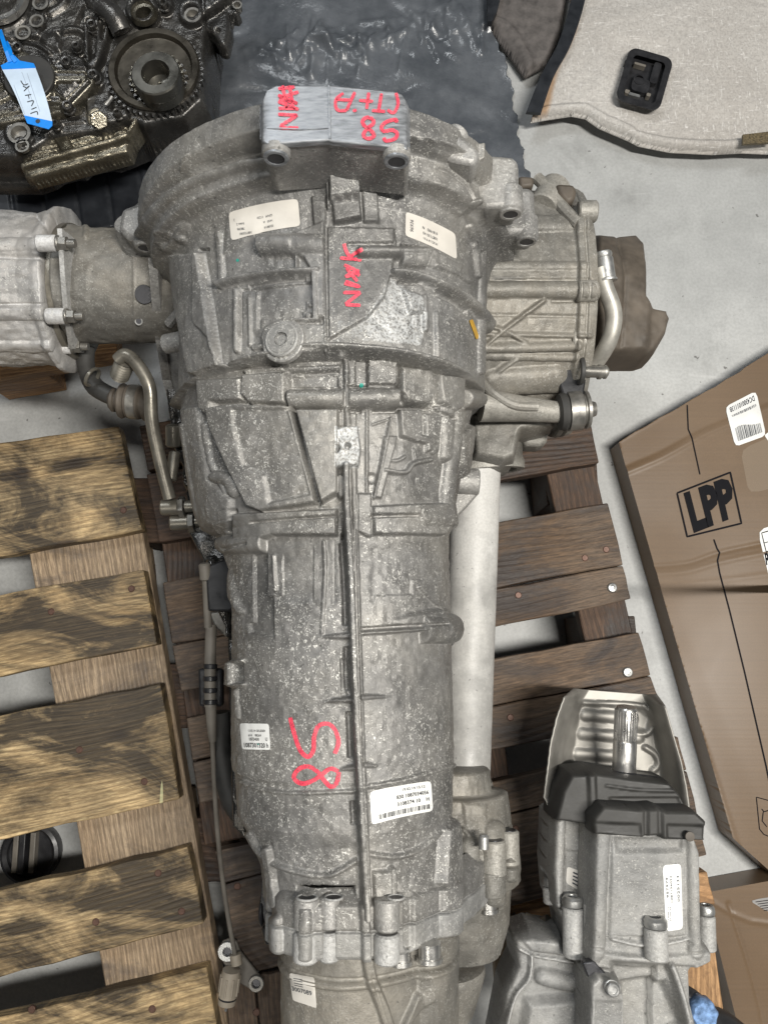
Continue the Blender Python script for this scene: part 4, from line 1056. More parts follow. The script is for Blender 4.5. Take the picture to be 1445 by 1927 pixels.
# rear adaptor ring and tail
FK = [-115, -75, -60, -45, -30, -12, 0, 30, 45, 60, 80, 95, 115]
fl = [.056, .057, .064, .076, .092, .100, .096, .100, .096, .097, .106, .120, .150]
adf = [('R', [(575, 1690), (575, 1800)], 6.0, 30), ('R', [(728, 1690), (730, 1800)], 4.0, 24), ('R', [(520, 1730), (524, 1830)], 6.0, 22), ('G', [(618, 1690), (620, 1800)], -6.0, 20, 6), ('G', [(770, 1690), (770, 1780)], -4.0, 18, 6), ('R', [(845, 1660), (846, 1770)], 8.0, 38), ('L', [(684, 1700), (688, 1760), (690, 1850)], 6.0, 16, 5)]
fst = [(-0.2125, [r - .001 for r in fl]), (-0.2115, fl), (-0.196, fl), (-0.1925, [r - .005 for r in fl]), (-0.186, [r - .014 for r in fl])]
fst = sorted(fst, key=lambda q: q[0])
cflange = polar_cast("casing_flange", 'y', GX, GZ, -0.2125, -0.186, fst, adf, M['cast'], gb, ds=0.0008, dth=0.5, keys=FK, noise=0.0002, caps=False)
adst = [(-0.2142, [r - .0015 for r in fl]), (-0.2135, [r - .0015 for r in fl]), (-0.2132, [r + .0006 for r in fl]), (-0.230, fl), (-0.2325, [r - .002 for r in fl])]
adst = [(-0.2325, [r - .002 for r in fl]), (-0.230, fl), (-0.2145, [r + .0006 for r in fl]), (-0.2140, [r + .0006 for r in fl]), (-0.2138, [r - .0022 for r in fl]), (-0.2120, [r - .0022 for r in fl])]
adaptor = polar_cast("adaptor_ring", 'y', GX, GZ, -0.2325, -0.2120, adst, adf, M['clean'], gb, ds=0.0006, dth=0.5, keys=FK, noise=0.0002)
def tail_r(k): return [.045 * k, .047 * k, .055 * k, .074 * k, .084 * k, .085 * k, .088 * k, .088 * k, .085 * k]
tst = [(-0.232, tail_r(1.04)), (-0.248, tail_r(1.03)), (-0.2490, tail_r(.99)), (-0.2515, tail_r(.99)), (-0.2525, tail_r(1.05)), (-0.256, tail_r(1.05)), (-0.2575, tail_r(1.0)), (-0.33, tail_r(.97)), (-0.36, tail_r(.85)), (-0.40, tail_r(.7))]
tail_f = [('L', [(690, 1790), (697, 1840), (720, 1900), (745, 1990)], 6.0, 20, 6), ('G', [(697, 1830), (716, 1900), (735, 1960)], -1.5, 3, 3), ('R', [(820, 1770), (822, 1990)], 12.0, 70), ('R', [(858, 1790), (860, 1990)], 9.0, 24),
 ('P', [(740, 1960), (780, 1870), (802, 1855), (806, 1925), (810, 1990), (760, 2000)], 5.0, 4), ('A', [(770, 1920), (800, 1880), (802, 1915), (806, 1990), (770, 1990)], -4.0, 4)]
tail = polar_cast("tail_housing", 'y', GX, GZ, -0.40, -0.232, tst, tail_f, M['dusty'], gb, ds=0.0013, dth=0.6, noise=0.0003)
b = MB()   # rubber-like bead between ring and casing
# bolts and bosses round the ring
def ybolt(u, v, y0, y1, r, z, head=True, mat='cast', n=22, nm="boss"):
    p = X(u, v, z); b = MB(); b.boss((p.x, y0, z), (p.x, y1, z), r); b.build(nm, M[mat], gb)
for (u, z, r) in ((490 + 30, .428, .0085), (577, .468, .0095), (728, .470, .0095), (640 - 20, .466, .008)):
    p = XY(u, 1720, -0.215); ybx = X(u, 1725, z).x
    b = MB(); b.boss((ybx, -0.214, z), (ybx, -0.2345, z), r); b.build("boss", M['clean'], gb)
    b = MB(); b.boss((ybx, -0.190, z), (ybx, -0.2122, z), r); b.build("boss", M['cast'], gb)
    if u != 577 + 0:
        pass
for (u, v, z, r) in ((578, 1676, .470, .0062), (628, 1672, .470, .0055), (745, 1676, .470, .0050)):
    p = X(u, v, z); b = MB(); b.lathe((p.x, -0.1985, z), (0, 1, 0), [(0, r), (0.0, r * .2)], 20); 
    b = MB(); b.ring((p.x, -0.1905, z), (p.x, -0.189, z), r * 1.35, r); b.build("bolt_hole_rim", M['clean'], gb)
    b = MB(); b.cyl((p.x, -0.191, z), (p.x, -0.1895, z), r * .98, n=20); b.build("bolt_hole", M['hole'], gb)
for (u, v, z, r) in ((754, 1800, .452, .0085), (808, 1768, .447, .0095), (636, 1810, .45, .0085), (545, 1790, .41, .0085), (918, 1705, .34, .009)):
    p = X(u, v, z); b = MB(); b.lathe((p.x, -.229, z), (0, -1, 0), [(0, r * .9), (.010, r * .9), (.010, r * 1.05), (.013, r * 1.05), (.0145, r * .8)], 24); b.build("bolt", M['steel'], gb)

# ---- transfer casing at the rear right
tc = [
 ('P', [(852, 1500), (905, 1470), (912, 1510), (905, 1560), (880, 1580), (856, 1560)], 4, 6)]
TCX, TCZ = 0.068, 0.29
def tk(*r): return list(r)
tcs = [(-0.126, tk(.028, .030, .034, .034, .034, .034, .034, .034, .034)), (-0.128, tk(.028, .030, .036, .036, .036, .036, .036, .036, .034)), (-0.146, tk(.03, .034, .037, .037, .037, .037, .037, .037, .035)), (-0.1475, tk(.045, .048, .050, .052, .052, .052, .052, .052, .050)), (-0.158, tk(.045, .048, .051, .054, .054, .054, .054, .054, .050)),
 (-0.175, tk(.05, .052, .056, .060, .062, .060, .057, .054, .050)), (-0.199, tk(.05, .054, .060, .066, .070, .068, .063, .060, .055)),
 (-0.2005, tk(.05, .054, .060, .064, .068, .066, .061, .058, .053)), (-0.2035, tk(.05, .054, .060, .064, .068, .066, .061, .058, .053)), (-0.205, tk(.05, .054, .060, .068, .072, .070, .065, .062, .057)), (-0.225, tk(.05, .054, .060, .066, .070, .068, .064, .061, .055)), (-0.228, tk(.045, .05, .056, .060, .062, .060, .056, .053, .050)), (-0.265, tk(.045, .05, .056, .056, .056, .054, .052, .050, .047)), (-0.29, tk(.04, .045, .05, .048, .046, .046, .044, .042, .04)), (-0.292, tk(.03, .03, .03, .03, .03, .03, .03, .03, .03))]
tcf = [('R', [(884, 1590), (886, 1700)], 8.0, 40), ('R', [(927, 1560), (928, 1690)], 9.0, 38), ('G', [(905, 1580), (907, 1700)], -5.0, 10, 5), ('R', [(956, 1575), (958, 1650)], 8.0, 22), ('G', [(944, 1570), (946, 1650)], -5.0, 8, 4), ('L', [(872, 1560), (905, 1600), (915, 1640)], 4, 8, 5), ('P', [(870, 1510), (915, 1515), (912, 1590), (876, 1560)], 2, 8)]
transfer = polar_cast("transfer_casing", 'y', TCX, TCZ, -0.292, -0.126, tcs, tcf, M['dusty'], gb, ds=0.001, dth=0.8, noise=0.0003)
for (u, v, z, r, y) in ((884, 1622, .350, .0085, 0), (908, 1602, .350, .006, 0), (928, 1580, .352, .0095, 0), (956, 1562, .335, .0085, 0)):
    p = X(u, v, z); b = MB(); b.boss((p.x, p.y, z), (p.x, p.y - .030, z), r * 1.15); b.build("boss", M['dusty'], gb)
    b = MB(); b.cyl((p.x, p.y - .001, z), (p.x, p.y + .0006, z), r * .8, n=20); b.build("bolt_hole", M['hole'], gb)
b = MB(); p = X(910, 1588, .372); b.lathe(p + Vector((0, .008, 0)), (0, -1, 0), [(0, .003), (.002, .0045), (.012, .0045)], 16); b.build("ball_stud", M['zinc'], gb)
p = X(893, 1875, .30); b = MB(); b.lathe((p.x - .035, p.y + .01, .285), (0, 1, 0), [(-.03, .035), (0, .045), (.008, .047), (.012, .046), (.014, .04)], 30); b.build("rear_drum", M['dusty'], gb)
# ---- white propeller shaft tube and its nose
z1, z2 = 0.262, 0.255
a, c = X(898, 800, z1), X(873, 1482, z2)
b = MB(); b.lathe(a, c - a, [(0, .0265), (0.03, .0268), ((c - a).length - .012, .0262), ((c - a).length - .004, .0275), ((c - a).length, .0255)], 48); b.build("shaft_tube", M['tube'], gb)
d = (c - a).normalized()
b = MB(); b.lathe(c - d * .008, d, [(0, .0285), (.006, .030), (.028, .030), (.030, .034), (.040, .036), (.060, .036)], 40); b.build("shaft_collar", M['dusty'], gb)
n0 = X(905, 905, .25)
b = MB(); b.lathe(X(888, 700, .262), (n0 - X(888, 700, .262)), [(0, .055), (.05, .052), (.098, .047), (.104, .049), (.112, .048), (.112, .040), (.08, .037)], 44, cap=False); b.build("nose_cone", M['dusty'], gb)
b = MB(); b.lathe(X(905, 880, .25), (n0 - X(888, 700, .262)), [(-.02, .041), (-.012, .041)], 40); b.build("nose_bore", M['black'], gb)
# fin between casing and tube
b = MB()
b.prism([X(u, v, .352) for u, v in ((846, 888), (898, 890), (903, 900), (902, 926), (880, 952), (839, 993), (832, 900))], (0, 0, -.014)); b.build("ear", M['cast'], gb, bevel=.002)
b = MB(); b.boss(X(840, 905, .350), X(901, 908, .350), .013); b.build("ear_boss", M['cast'], gb)
b = MB(); b.boss(X(820, 1185, .372), X(853, 1184, .372), .0145); b.build("side_boss", M['cast'], gb)
b = MB(); b.boss(X(800, 978, .380), X(836, 978, .380), .0125); b.build("side_boss", M['cast'], gb)

# ---- differential casing on the right, turned about x
RX = [-115, -90, -60, -30, 0, 30, 60, 90, 115]
rcs = [(0.060, [.14, .142, .142, .142, .140, .138, .138, .138, .135]), (0.095, [.14, .142, .142, .142, .138, .136, .134, .134, .13]), (0.150, [.136, .139, .136, .132, .128, .128, .128, .13, .125]),
 (0.186, [.126, .130, .128, .124, .122, .122, .124, .122, .118]), (0.1875, [.136, .140, .136, .131, .128, .128, .130, .13, .12]), (0.1935, [.137, .141, .137, .132, .129, .129, .131, .131, .121]), (0.1945, [.134, .138, .134, .129, .126, .126, .128, .128, .119]), (0.1955, [.134, .138, .134, .129, .126, .126, .128, .128, .119]),
 (0.1965, [.137, .141, .137, .132, .129, .129, .131, .131, .121]), (0.205, [.134, .138, .134, .129, .126, .126, .128, .128, .119]), (0.209, [.10, .10, .10, .10, .10, .10, .10, .10, .10])]
rcf = [('R', [(905, 545), (1000, 545), (1120, 548)], 9.0, 34), ('R', [(905, 425), (1100, 420)], 6.0, 30), ('L', [(910, 628), (1110, 632)], 4.0, 8, 5), ('R', [(905, 655), (1085, 650)], 7.0, 20), ('R', [(930, 720), (1045, 712)], 9.0, 50), ('R', [(915, 670), (1080, 672)], 4.0, 16), ('G', [(905, 530), (1110, 525)], -2.5, 6, 5), ('G', [(905, 567), (1120, 566)], -3.0, 5, 5),
 ('L', [(900, 660), (948, 620), (1022, 566)], 6.0, 8, 5), ('L', [(905, 610), (950, 622), (990, 645)], 5.0, 8, 5), ('L', [(905, 715), (925, 705), (972, 674)], 5.0, 8, 5), ('L', [(900, 705), (925, 738), (975, 770), (1010, 780)], 8.0, 12, 5), ('P', [(985, 385), (1050, 380), (1090, 395), (1090, 412), (1000, 412)], 4, 8), ('R', [(900, 500), (1100, 500)], 2.0, 16), ('G', [(905, 592), (1095, 596)], -1.5, 5, 5)]
diffc = polar_cast("differential_casing", 'x', 0.36, 0.262, 0.060, 0.209, rcs, rcf, M['dusty'], gb, ds=0.0010, dth=0.5, keys=RX, coat=[([(925, 520), (985, 520), (980, 528), (930, 530)], -0.7, 8), ([(905, 665), (950, 665), (940, 700), (905, 700)], -0.3, 14)], noise=0.0004)
# bosses of the flange on the right with open bolt holes
def fl_boss(c, z, dn, hole, nm="flange_boss"):
    b = MB(); b.prism([X(u, v, z) for u, v in c], (0, 0, -dn)); b.build(nm, M['bell'], gb, bevel=.005)
    if hole:
        yw = X(hole[0], hole[1] - 11, z).y; p = XY(hole[0], hole[1], yw); b = MB()
        b.boss((p.x, yw - .003, p.z), (p.x, yw + .02, p.z), hole[2] * 1.75, .002); b.build('hole_boss', M['bell'], gb)
        b = MB(); b.ring((p.x, p.y - .0042, p.z), (p.x, p.y + .003, p.z), hole[2] * 1.5, hole[2]); b.build("bolt_hole_rim", M['bell'], gb)
        b = MB(); b.cyl((p.x, p.y - .0036, p.z), (p.x, p.y + .003, p.z), hole[2], n=22); b.build("bolt_hole", M['hole'], gb)
fl_boss([(765, 232), (855, 240), (880, 258), (905, 268), (912, 290), (966, 294), (976, 306), (978, 386), (912, 390), (900, 372), (880, 340), (840, 306), (775, 290)], .492, .034, (960, 396, .0062))
fl_boss([(940, 352), (998, 350), (1006, 360), (1010, 438), (945, 440), (925, 400)], .448, .034, (990, 448, .0062))
b = MB(); b.prism([X(u, v, .53) for u, v in ((790, 240), (868, 252), (905, 285), (895, 310), (850, 300), (800, 276))], (0, 0, -.03)); b.build("flange_web", M['bell'], gb, bevel=.004)
b = MB(); b.boss(X(855, 262, .52), X(866, 248, .52), .009); b.build("dowel", M['bell'], gb)
# left ear with its hole and the thin flange strip running down
fl_boss([(228, 392), (256, 382), (268, 358), (300, 345), (330, 380), (330, 440), (300, 462), (268, 452), (240, 448), (222, 432)], .398, .045, (274, 460, .0066))
b = MB(); b.boss(X(246, 418, .385), X(262, 470, .355), .016); b.build("flange_boss", M['bell'], gb)
b = MB()
sp = [(286, 485, .39), (292, 560, .36), (300, 640, .31), (313, 715, .27), (330, 778, .24)]
for i in range(len(sp) - 1):
    (u0, v0, za), (u1, v1, zb_) = sp[i], sp[i + 1]
    b.prism([X(u0 - 7, v0, za), X(u0 + 9, v0, za), X(u1 + 9, v1, zb_), X(u1 - 7, v1, zb_)], (0.0, 0.01, -.05))
b.build("flange_edge", M['bell'], gb, smooth=60)
b = MB(); b.prism([X(u, v, z) for u, v, z in ((300, 480, .375), (335, 480, .385), (372, 700, .30), (335, 770, .25), (318, 700, .27))], (0, 0.01, -.04)); b.build("flange_web", M['bell'], gb, bevel=.003)
b = MB(); b.tube([X(318, 610, .335), X(335, 590, .345), X(352, 572, .352)], .005, 8); b.build("web_rib", M['bell'], gb)
b = MB(); b.boss(X(312, 648, .335), X(350, 640, .345), .010); b.build("web_boss", M['bell'], gb)
b = MB(); b.tube([X(338, 772, .255), X(352, 742, .28), X(392, 712, .30), X(440, 690, .33)], .0085, 12); b.build("web_rib", M['bell'], gb)

# ---- machined pad at the top with its two bolt holes
pc = [(490, 205), (500, 172), (515, 160), (620, 160), (740, 172), (756, 176), (768, 192), (772, 268), (770, 282), (630, 264), (500, 272), (492, 258)]
pad_m = MB()
def pad_z(u): return 0.585
def arc_z(x): 
    return GZ + math.sqrt(max(.207 ** 2 - (x - GX) ** 2 * 0.55, 0)) 
pu = [490, 494, 503, 520, 560, 600, 619, 624, 660, 700, 740, 756, 766, 771]
front = []; back = []
for u in pu:
    vf = np.interp(u, [490, 503, 515, 619, 740, 760, 771], [200, 168, 160, 160, 171, 178, 205])
    vb = np.interp(u, [490, 500, 619, 624, 756, 771], [262, 272, 264, 266, 279, 283])
    x = X(u, 200, .585).x; z = .583 - .10 * max(0, abs(x + .0345) - .048) ** 1.0 * 3.0 - (0.006 if u in (490, 771) else 0)
    front.append(X(u, vf, z)); back.append(X(u, vb, z))
n = len(pu); vs = []
for r_ in range(9):
    t = r_ / 8; vs += [front[i].lerp(back[i], t) for i in range(n)]
low = [p - Vector((0, 0, .005)) for p in back]; lowf = [p - Vector((0, 0, .005)) for p in front]
fb = front + back[::-1]
blk = MB(); blk.prism([p - Vector((0, -.0012 if i >= n else .001, .0052)) for i, p in enumerate(fb)], (0, 0, -.055)); blk.build('pad_block', M['bell'], gb, bevel=.003)
vs += low; vs += lowf
fs = []
for r_ in range(9):
    for i in range(n - 1):
        k = r_ * n + i; fs.append((k, k + n, k + n + 1, k + 1))
for i in range(n - 1): k = 10 * n + i; fs.append((k, i, i + 1, k + 1))
side = [r_ * n for r_ in range(9)] + [9 * n, 10 * n]; fs.append(tuple(side))
side = [r_ * n + n - 1 for r_ in range(9)] + [9 * n + n - 1, 10 * n + n - 1]; fs.append(tuple(side[::-1]))
pad_m.add(vs, fs); pad = pad_m.build("machined_pad", M['machined'], gb, bevel=.003, smooth=50)
b = MB(); stroke(b, Surf([pad]), [(619, 162), (621, 262)], 3.5, eps=.0012, sm=False); b.build("parting_line", M['machined'], pad, smooth=180)
b = MB(); stroke(b, Surf([pad]), [(503, 241), (560, 244), (619, 241)], 2.2, eps=.0009, sm=False); b.build("parting_line", M['machined'], pad, smooth=180)
for (u, v) in ((520, 288), (746, 294)):
    yb = back[3].y if u < 600 else back[10].y
    p = XY(u, v, yb - .0005)
    b = MB(); b.boss((p.x, yb - .004, p.z), (p.x, yb + .004, p.z), .0105); b.build("pad_boss", M['bell'], gb)
    b = MB(); b.ring((p.x, yb - .0055, p.z), (p.x, yb - .003, p.z), .0092, .0063); b.build("bolt_hole_rim", M['machined'], gb)
    b = MB(); b.lathe((p.x, yb - .0050, p.z), (0, 1, 0), [(0, .0064), (.001, .0064)], 24); b.build("bolt_hole", M['hole'], gb)

# ---- screw plug on the bell
SB = Surf([bell, casing])
c = SB.hit(533, 641, 0.0); nrm = (c - Vector((GX, c.y, GZ))).normalized()
b = MB(); b.lathe(c - nrm * .004, nrm, [(0, .0178), (.0045, .0178), (.0052, .0168)], 40); b.build("plug_seat", M['bell'], gb)
b = MB(); b.lathe(c + nrm * .0010, nrm, [(0, .0140), (.002, .0142), (.0032, .0132), (.0028, .0116), (.0032, .0112), (.0032, .0055)], 40, cap=False)
b.lathe(c + nrm * .0010, nrm, [(.0032, .0058), (.0010, .0050), (.0008, 0.0002)], 6, cap=False); b.build("screw_plug", M['clean'], gb)
b = MB(); b.lathe(c + nrm * .0012, nrm, [(0, .0050), (.0006, .0046)], 6); b.build("plug_socket", M['hole'], gb)

# ---- left: plain tube housing and the oxidised differential cover
lst = [(-0.335, [0.0484, 0.0528, 0.0546, 0.0546, 0.0546, 0.0546, 0.0546, 0.0546, 0.0484]), (-0.332, [0.0563, 0.0616, 0.0634, 0.0651, 0.0651, 0.0634, 0.0616, 0.0607, 0.0528]), (-0.30, [0.0563, 0.0616, 0.0634, 0.0642, 0.0642, 0.0625, 0.0607, 0.0598, 0.0528]), (-0.20, [0.0563, 0.0616, 0.0634, 0.0642, 0.0642, 0.0625, 0.0607, 0.0598, 0.0528])]
lefth = polar_cast("axle_tube_housing", 'x', 0.372, 0.30, -0.335, -0.20, lst, [('L', [(130, 425), (160, 425), (162, 445)], 3, 10, 6), ('L', [(252, 440), (254, 640)], 1.2, 4, 4), ('P', [(150, 480), (170, 500), (165, 560), (180, 600), (140, 640), (135, 440)], 1.2, 10)], M['dusty'], gb, ds=0.0013, dth=0.9, coat=[([(160, 590), (290, 570), (290, 650), (150, 650)], -0.5, 30)], noise=0.0004)
for u, v in ((272, 554), (262, 604)):
    SL = Surf([lefth]); c = SL.hit(u, v, .0006); b = MB()
    r_ = .0095 if v < 600 else .0028
    b.lathe(c, (0.0, -.45, .9), [(0, r_), (.0008, r_ * .95)], 20); b.build("bolt_hole", M['hole'], gb)
    if v > 600:
        b = MB(); b.ring(c, c + Vector((0, -.0004, .001)), .0042, .0028); b.build("bolt_hole_rim", M['clean'], gb)
dst = [(-0.56, [0.0640, 0.0680, 0.0720, 0.0720, 0.0720, 0.0720, 0.0720, 0.0720, 0.0640]), (-0.48, [0.0720, 0.0776, 0.0800, 0.0800, 0.0800, 0.0800, 0.0800, 0.0800, 0.0720]), (-0.40, [0.0776, 0.0824, 0.0832, 0.0832, 0.0832, 0.0832, 0.0848, 0.0848, 0.0800]), (-0.365, [0.0752, 0.0792, 0.0800, 0.0784, 0.0784, 0.0800, 0.0816, 0.0832, 0.0800]), (-0.352, [0.0768, 0.0816, 0.0816, 0.0808, 0.0808, 0.0816, 0.0832, 0.0848, 0.0800]), (-0.346, [0.0832, 0.0896, 0.0880, 0.0832, 0.0832, 0.0848, 0.0880, 0.0912, 0.0880]), (-0.340, [0.0832, 0.0896, 0.0880, 0.0832, 0.0832, 0.0848, 0.0880, 0.0912, 0.0880]), (-0.3385, [0.0720, 0.0720, 0.0720, 0.0720, 0.0720, 0.0720, 0.0720, 0.0720, 0.0720])]
dcf = [('R', [(-100, 462), (60, 460), (110, 458)], 4.0, 26), ('R', [(-100, 590), (60, 588), (112, 592)], 4.0, 30), ('G', [(-100, 634), (105, 632)], -4.0, 10, 7), ('R', [(-100, 652), (105, 652)], 3.0, 20), ('G', [(-100, 480), (60, 482), (80, 490)], -2.5, 8, 6), ('G', [(-100, 576), (90, 574)], -2.5, 6, 6), ('A', [(-40, 480), (80, 482), (96, 500), (96, 570), (70, 578), (-40, 575)], -1.0, 8), ('G', [(70, 405), (85, 425), (95, 450)], -2, 6, 5)]
dcover = polar_cast("differential_cover", 'x', 0.372, 0.288, -0.56, -0.3385, dst, dcf, M['white_alloy'], gb, ds=0.0013, dth=0.6, noise=0.0006)
# thin gasket plate and its bolts
for (u, v) in ((104, 458), (120, 595), (132, 652)):
    zt = {458: .388, 595: .352, 652: .30}[v]
    p = X(u, v, zt); 
    b = MB(); b.boss(p + Vector((-.017, 0, 0)), p + Vector((.002, 0, 0)), .0080); b.build("bolt_boss", M['white_alloy'], gb)
    b = MB(); b.hexa(p + Vector((.004, 0, 0)), p + Vector((.012, 0, 0)), .0070); b.boss(p + Vector((.002, 0, 0)), p + Vector((.005, 0, 0)), .0078, .0006); b.cyl(p + Vector((.012, 0, 0)), p + Vector((.020, 0, 0)), .0042, n=16); b.build("bolt", M['dull_steel'], gb, bevel=.0006)
b = MB(); b.lathe((-.3386, .372, .288), (1, 0, 0), [(0, .072), (.006, .072), (.006, .0)], 60, cap=False); b.build("inner_flange", M['old_pipe'], gb)
b = MB()
sp = [(108, 430, .39), (110, 455, .392), (114, 520, .375), (120, 590, .35), (130, 655, .31)]
for i in range(len(sp) - 1):
    (u0, v0, za), (u1, v1, zb_) = sp[i], sp[i + 1]
    b.prism([X(u0, v0, za), X(u0 + 9, v0, za), X(u1 + 9, v1, zb_), X(u1, v1, zb_)], (0, 0.006, -.03))
b.build("gasket_plate", M['clean'], gb, smooth=60)

# ---- left: rubber elbow, ribbed joint and steel pipe
b = MB(); b.tube([X(162, 655, .27), X(163, 690, .27), X(180, 728, .27), X(225, 752, .27)], [.0098, .0092, .0102, .0098], 20, 6); b.build("rubber_elbow", M['rubber'], gb)
b = MB(); p = X(172, 708, .285); b.ring(p + Vector((0, .0, -.0)), p + Vector((.003, -.002, 0)), .0118, .009); b.build("hose_clamp", M['old_pipe'], gb)
a, c = X(208, 752, .27), X(288, 760, .27); d = (c - a).normalized()
b = MB(); b.lathe(a, d, [(0, .010), (.003, .013), (.006, .013), (.007, .011), (.010, .0115), (.012, .0185), (.014, .0195), (.016, .0185), (.018, .0165), (.020, .0182), (.034, .0182), (.036, .016), (.038, .016), (.039, .0195), (.044, .020), (.046, .018)], 36); b.build("ball_joint", M['brown'], gb)
b = MB(); b.ring(a + d * .022, a + d * .032, .0188, .017); b.build("joint_band", M['dull_steel'], gb)
b = MB(); b.tube([X(222, 678, .335), X(238, 668, .338), X(262, 690, .335), X(282, 730, .33), X(286, 790, .32), X(300, 860, .305), X(320, 938, .29)], .0068, 16, 6); b.build("cooler_pipe", M['old_pipe'], gb)
p0, p1 = X(238, 676, .332), X(226, 706, .31); d = (p1 - p0).normalized(); L = (p1 - p0).length
b = MB(); b.lathe(p0, d, [(L * k / 14, .0082 if k % 2 else .0102) for k in range(15)], 24); b.build("bellows", M['old_pipe'], gb)
for (u0, v0, u1, v1, z, r) in ((304, 955, 380, 952, .27, .0088), (322, 984, 400, 980, .262, .0088)):
    p0, p1 = X(u0, v0, z), X(u1, v1, z); d = (p1 - p0).normalized(); L = (p1 - p0).length
    b = MB(); b.boss(p0, p0 + d * L * .46, r); b.cyl(p0 + d * L * .6, p1, r * .75, n=20); b.build("fitting", M['old_pipe'], gb)
    b = MB(); b.hexa(p0 + d * L * .44, p0 + d * L * .58, r * 1.35); b.build("hex_nut", M['dull_steel'], gb, bevel=.0006)
b = MB(); b.boss(X(328, 800, .28), X(328, 840, .27), .009); b.boss(X(322, 905, .29), X(330, 850, .29), .006); b.build("sensor", M['old_pipe'], gb)
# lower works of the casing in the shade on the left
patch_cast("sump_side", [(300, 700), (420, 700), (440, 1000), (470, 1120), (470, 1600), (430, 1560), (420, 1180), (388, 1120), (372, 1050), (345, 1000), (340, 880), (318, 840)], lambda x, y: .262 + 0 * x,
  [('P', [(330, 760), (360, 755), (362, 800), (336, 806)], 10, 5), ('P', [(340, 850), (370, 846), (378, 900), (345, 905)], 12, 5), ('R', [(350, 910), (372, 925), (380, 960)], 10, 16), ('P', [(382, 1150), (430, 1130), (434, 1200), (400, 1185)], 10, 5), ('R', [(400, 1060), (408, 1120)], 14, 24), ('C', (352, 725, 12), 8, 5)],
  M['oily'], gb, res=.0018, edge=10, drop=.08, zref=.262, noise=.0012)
b = MB(); b.prism([X(u, v, .30) for u, v in ((386, 1066), (430, 1050), (470, 1120), (432, 1150), (392, 1150))], (0, 0, -.03)); b.build("connector_shroud", M['black'], gb, bevel=.002)
b = MB(); b.prism([X(u, v, .25) for u, v in ((392, 1152), (436, 1150), (440, 1212), (404, 1180))], (0, 0, -.02)); b.build("bracket", M['dull_steel'], gb, bevel=.002)
b = MB(); b.boss(X(385, 1060, .30), X(388, 1092, .295), .0060); b.cyl(X(388, 1092, .295), X(392, 1180, .28), .004); b.build("cable_socket", M['grey_plastic'], gb)
b = MB(); b.tube([X(398, 1176, .262), X(396, 1240, .262), X(396, 1330, .262)], .0060, 16, 4); b.build("cable_sleeve", M['grey_plastic'], gb)
for v in (1255, 1278, 1300, 1322):
    p = X(396, v, .262); b = MB(); b.ring(p + Vector((0, .003, 0)), p + Vector((0, -.002, 0)), .0072, .0058); b.build("sleeve_ring", M['black'], gb)
b = MB(); b.prism([X(u, v, .258) for u, v in ((372, 1258), (418, 1258), (418, 1330), (374, 1330))], (0, 0, -.014)); b.build("cable_clip", M['black'], gb, bevel=.003)
b = MB(); b.tube([X(397, 1328, .262), X(399, 1370, .258), X(401, 1395, .255)], [.0060, .0050, .0036], 14, 4); b.build("cable_boot", M['grey_plastic'], gb)
b = MB(); b.tube([X(400, 1390, .255), X(404, 1480, .235), X(411, 1580, .21), (X(424, 1690, .185)), X(443, 1800, .168)], .0026, 12, 8); b.build("cable", M['grey_plastic'], gb)
b = MB(); b.tube([X(443, 1795, .168), X(446, 1815, .168)], .0062, 16, 1); b.build("cable_nut", M['beige'], gb)
p0, p1 = X(436, 1825, .168), X(427, 1888, .165); d = (p1 - p0).normalized(); L = (p1 - p0).length
b = MB(); b.lathe(p0, d, [(0, .0095), (.004, .0103), (L * .78, .0103), (L * .78, .0095), (L * .84, .0095), (L * .84, .0101), (L, .0097)], 28)
for k in range(9):
    a_ = 2 * math.pi * k / 9; x_, y_ = b.frame(d); o_ = (x_ * math.cos(a_) + y_ * math.sin(a_)) * .0104
    b.cyl(p0 + o_ + d * .006, p0 + o_ + d * L * .7, .0011, n=6)
b.build("cable_plug", M['beige'], gb)
b = MB(); b.ring(p0 + d * L * .79, p0 + d * L * .84, .0102, .0092); b.build("seal_ring", M['black'], gb)
b = MB(); b.cyl(p1, p1 + d * .008, .0016, n=8); b.build("pin", M['zinc'], gb)
b = MB()
pts = [(414, 1790), (418, 1772), (432, 1766), (446, 1772), (452, 1790), (490, 1838), (495, 1858), (484, 1866), (470, 1862), (440, 1845), (420, 1812)]
b.prism([X(u, v, .158) for u, v in pts], (0, 0, -.005)); b.build("cable_bracket", M['grey_plastic'], gb, bevel=.0015)
for (u, v, r1, r2, mt) in ((429, 1789, .0105, .0045, 'zinc'), (483, 1849, .0085, .0045, 'dull_steel')):
    p = X(u, v, .158); b = MB(); b.ring(p, p + Vector((0, 0, .004)), r1, r2); b.build("bracket_eye", M[mt], gb)
    b = MB(); b.cyl(p, p + Vector((0, 0, .0012)), r2 * 1.05, n=18); b.build("eye_hole", M['hole'], gb)
# black connector under the left rear
b = MB(); b.prism([X(u, v, .29) for u, v in ((494, 1640), (512, 1640), (520, 1730), (520, 1770), (505, 1768), (490, 1700))], (0, 0, -.03)); b.boss(X(490, 1712, .28), X(498, 1712, .28), .014); b.boss(X(506, 1740, .28), X(514, 1772, .28), .008); b.build("plug_connector", M['black'], gb, bevel=.002)
# ribbed black hose hidden beside the casing
b = MB(); b.tube([X(412, 1340, .24), X(418, 1420, .235), X(436, 1500, .23), X(462, 1540, .225)], .012, 14, 6); b.build("hose", M['rubber'], gb)

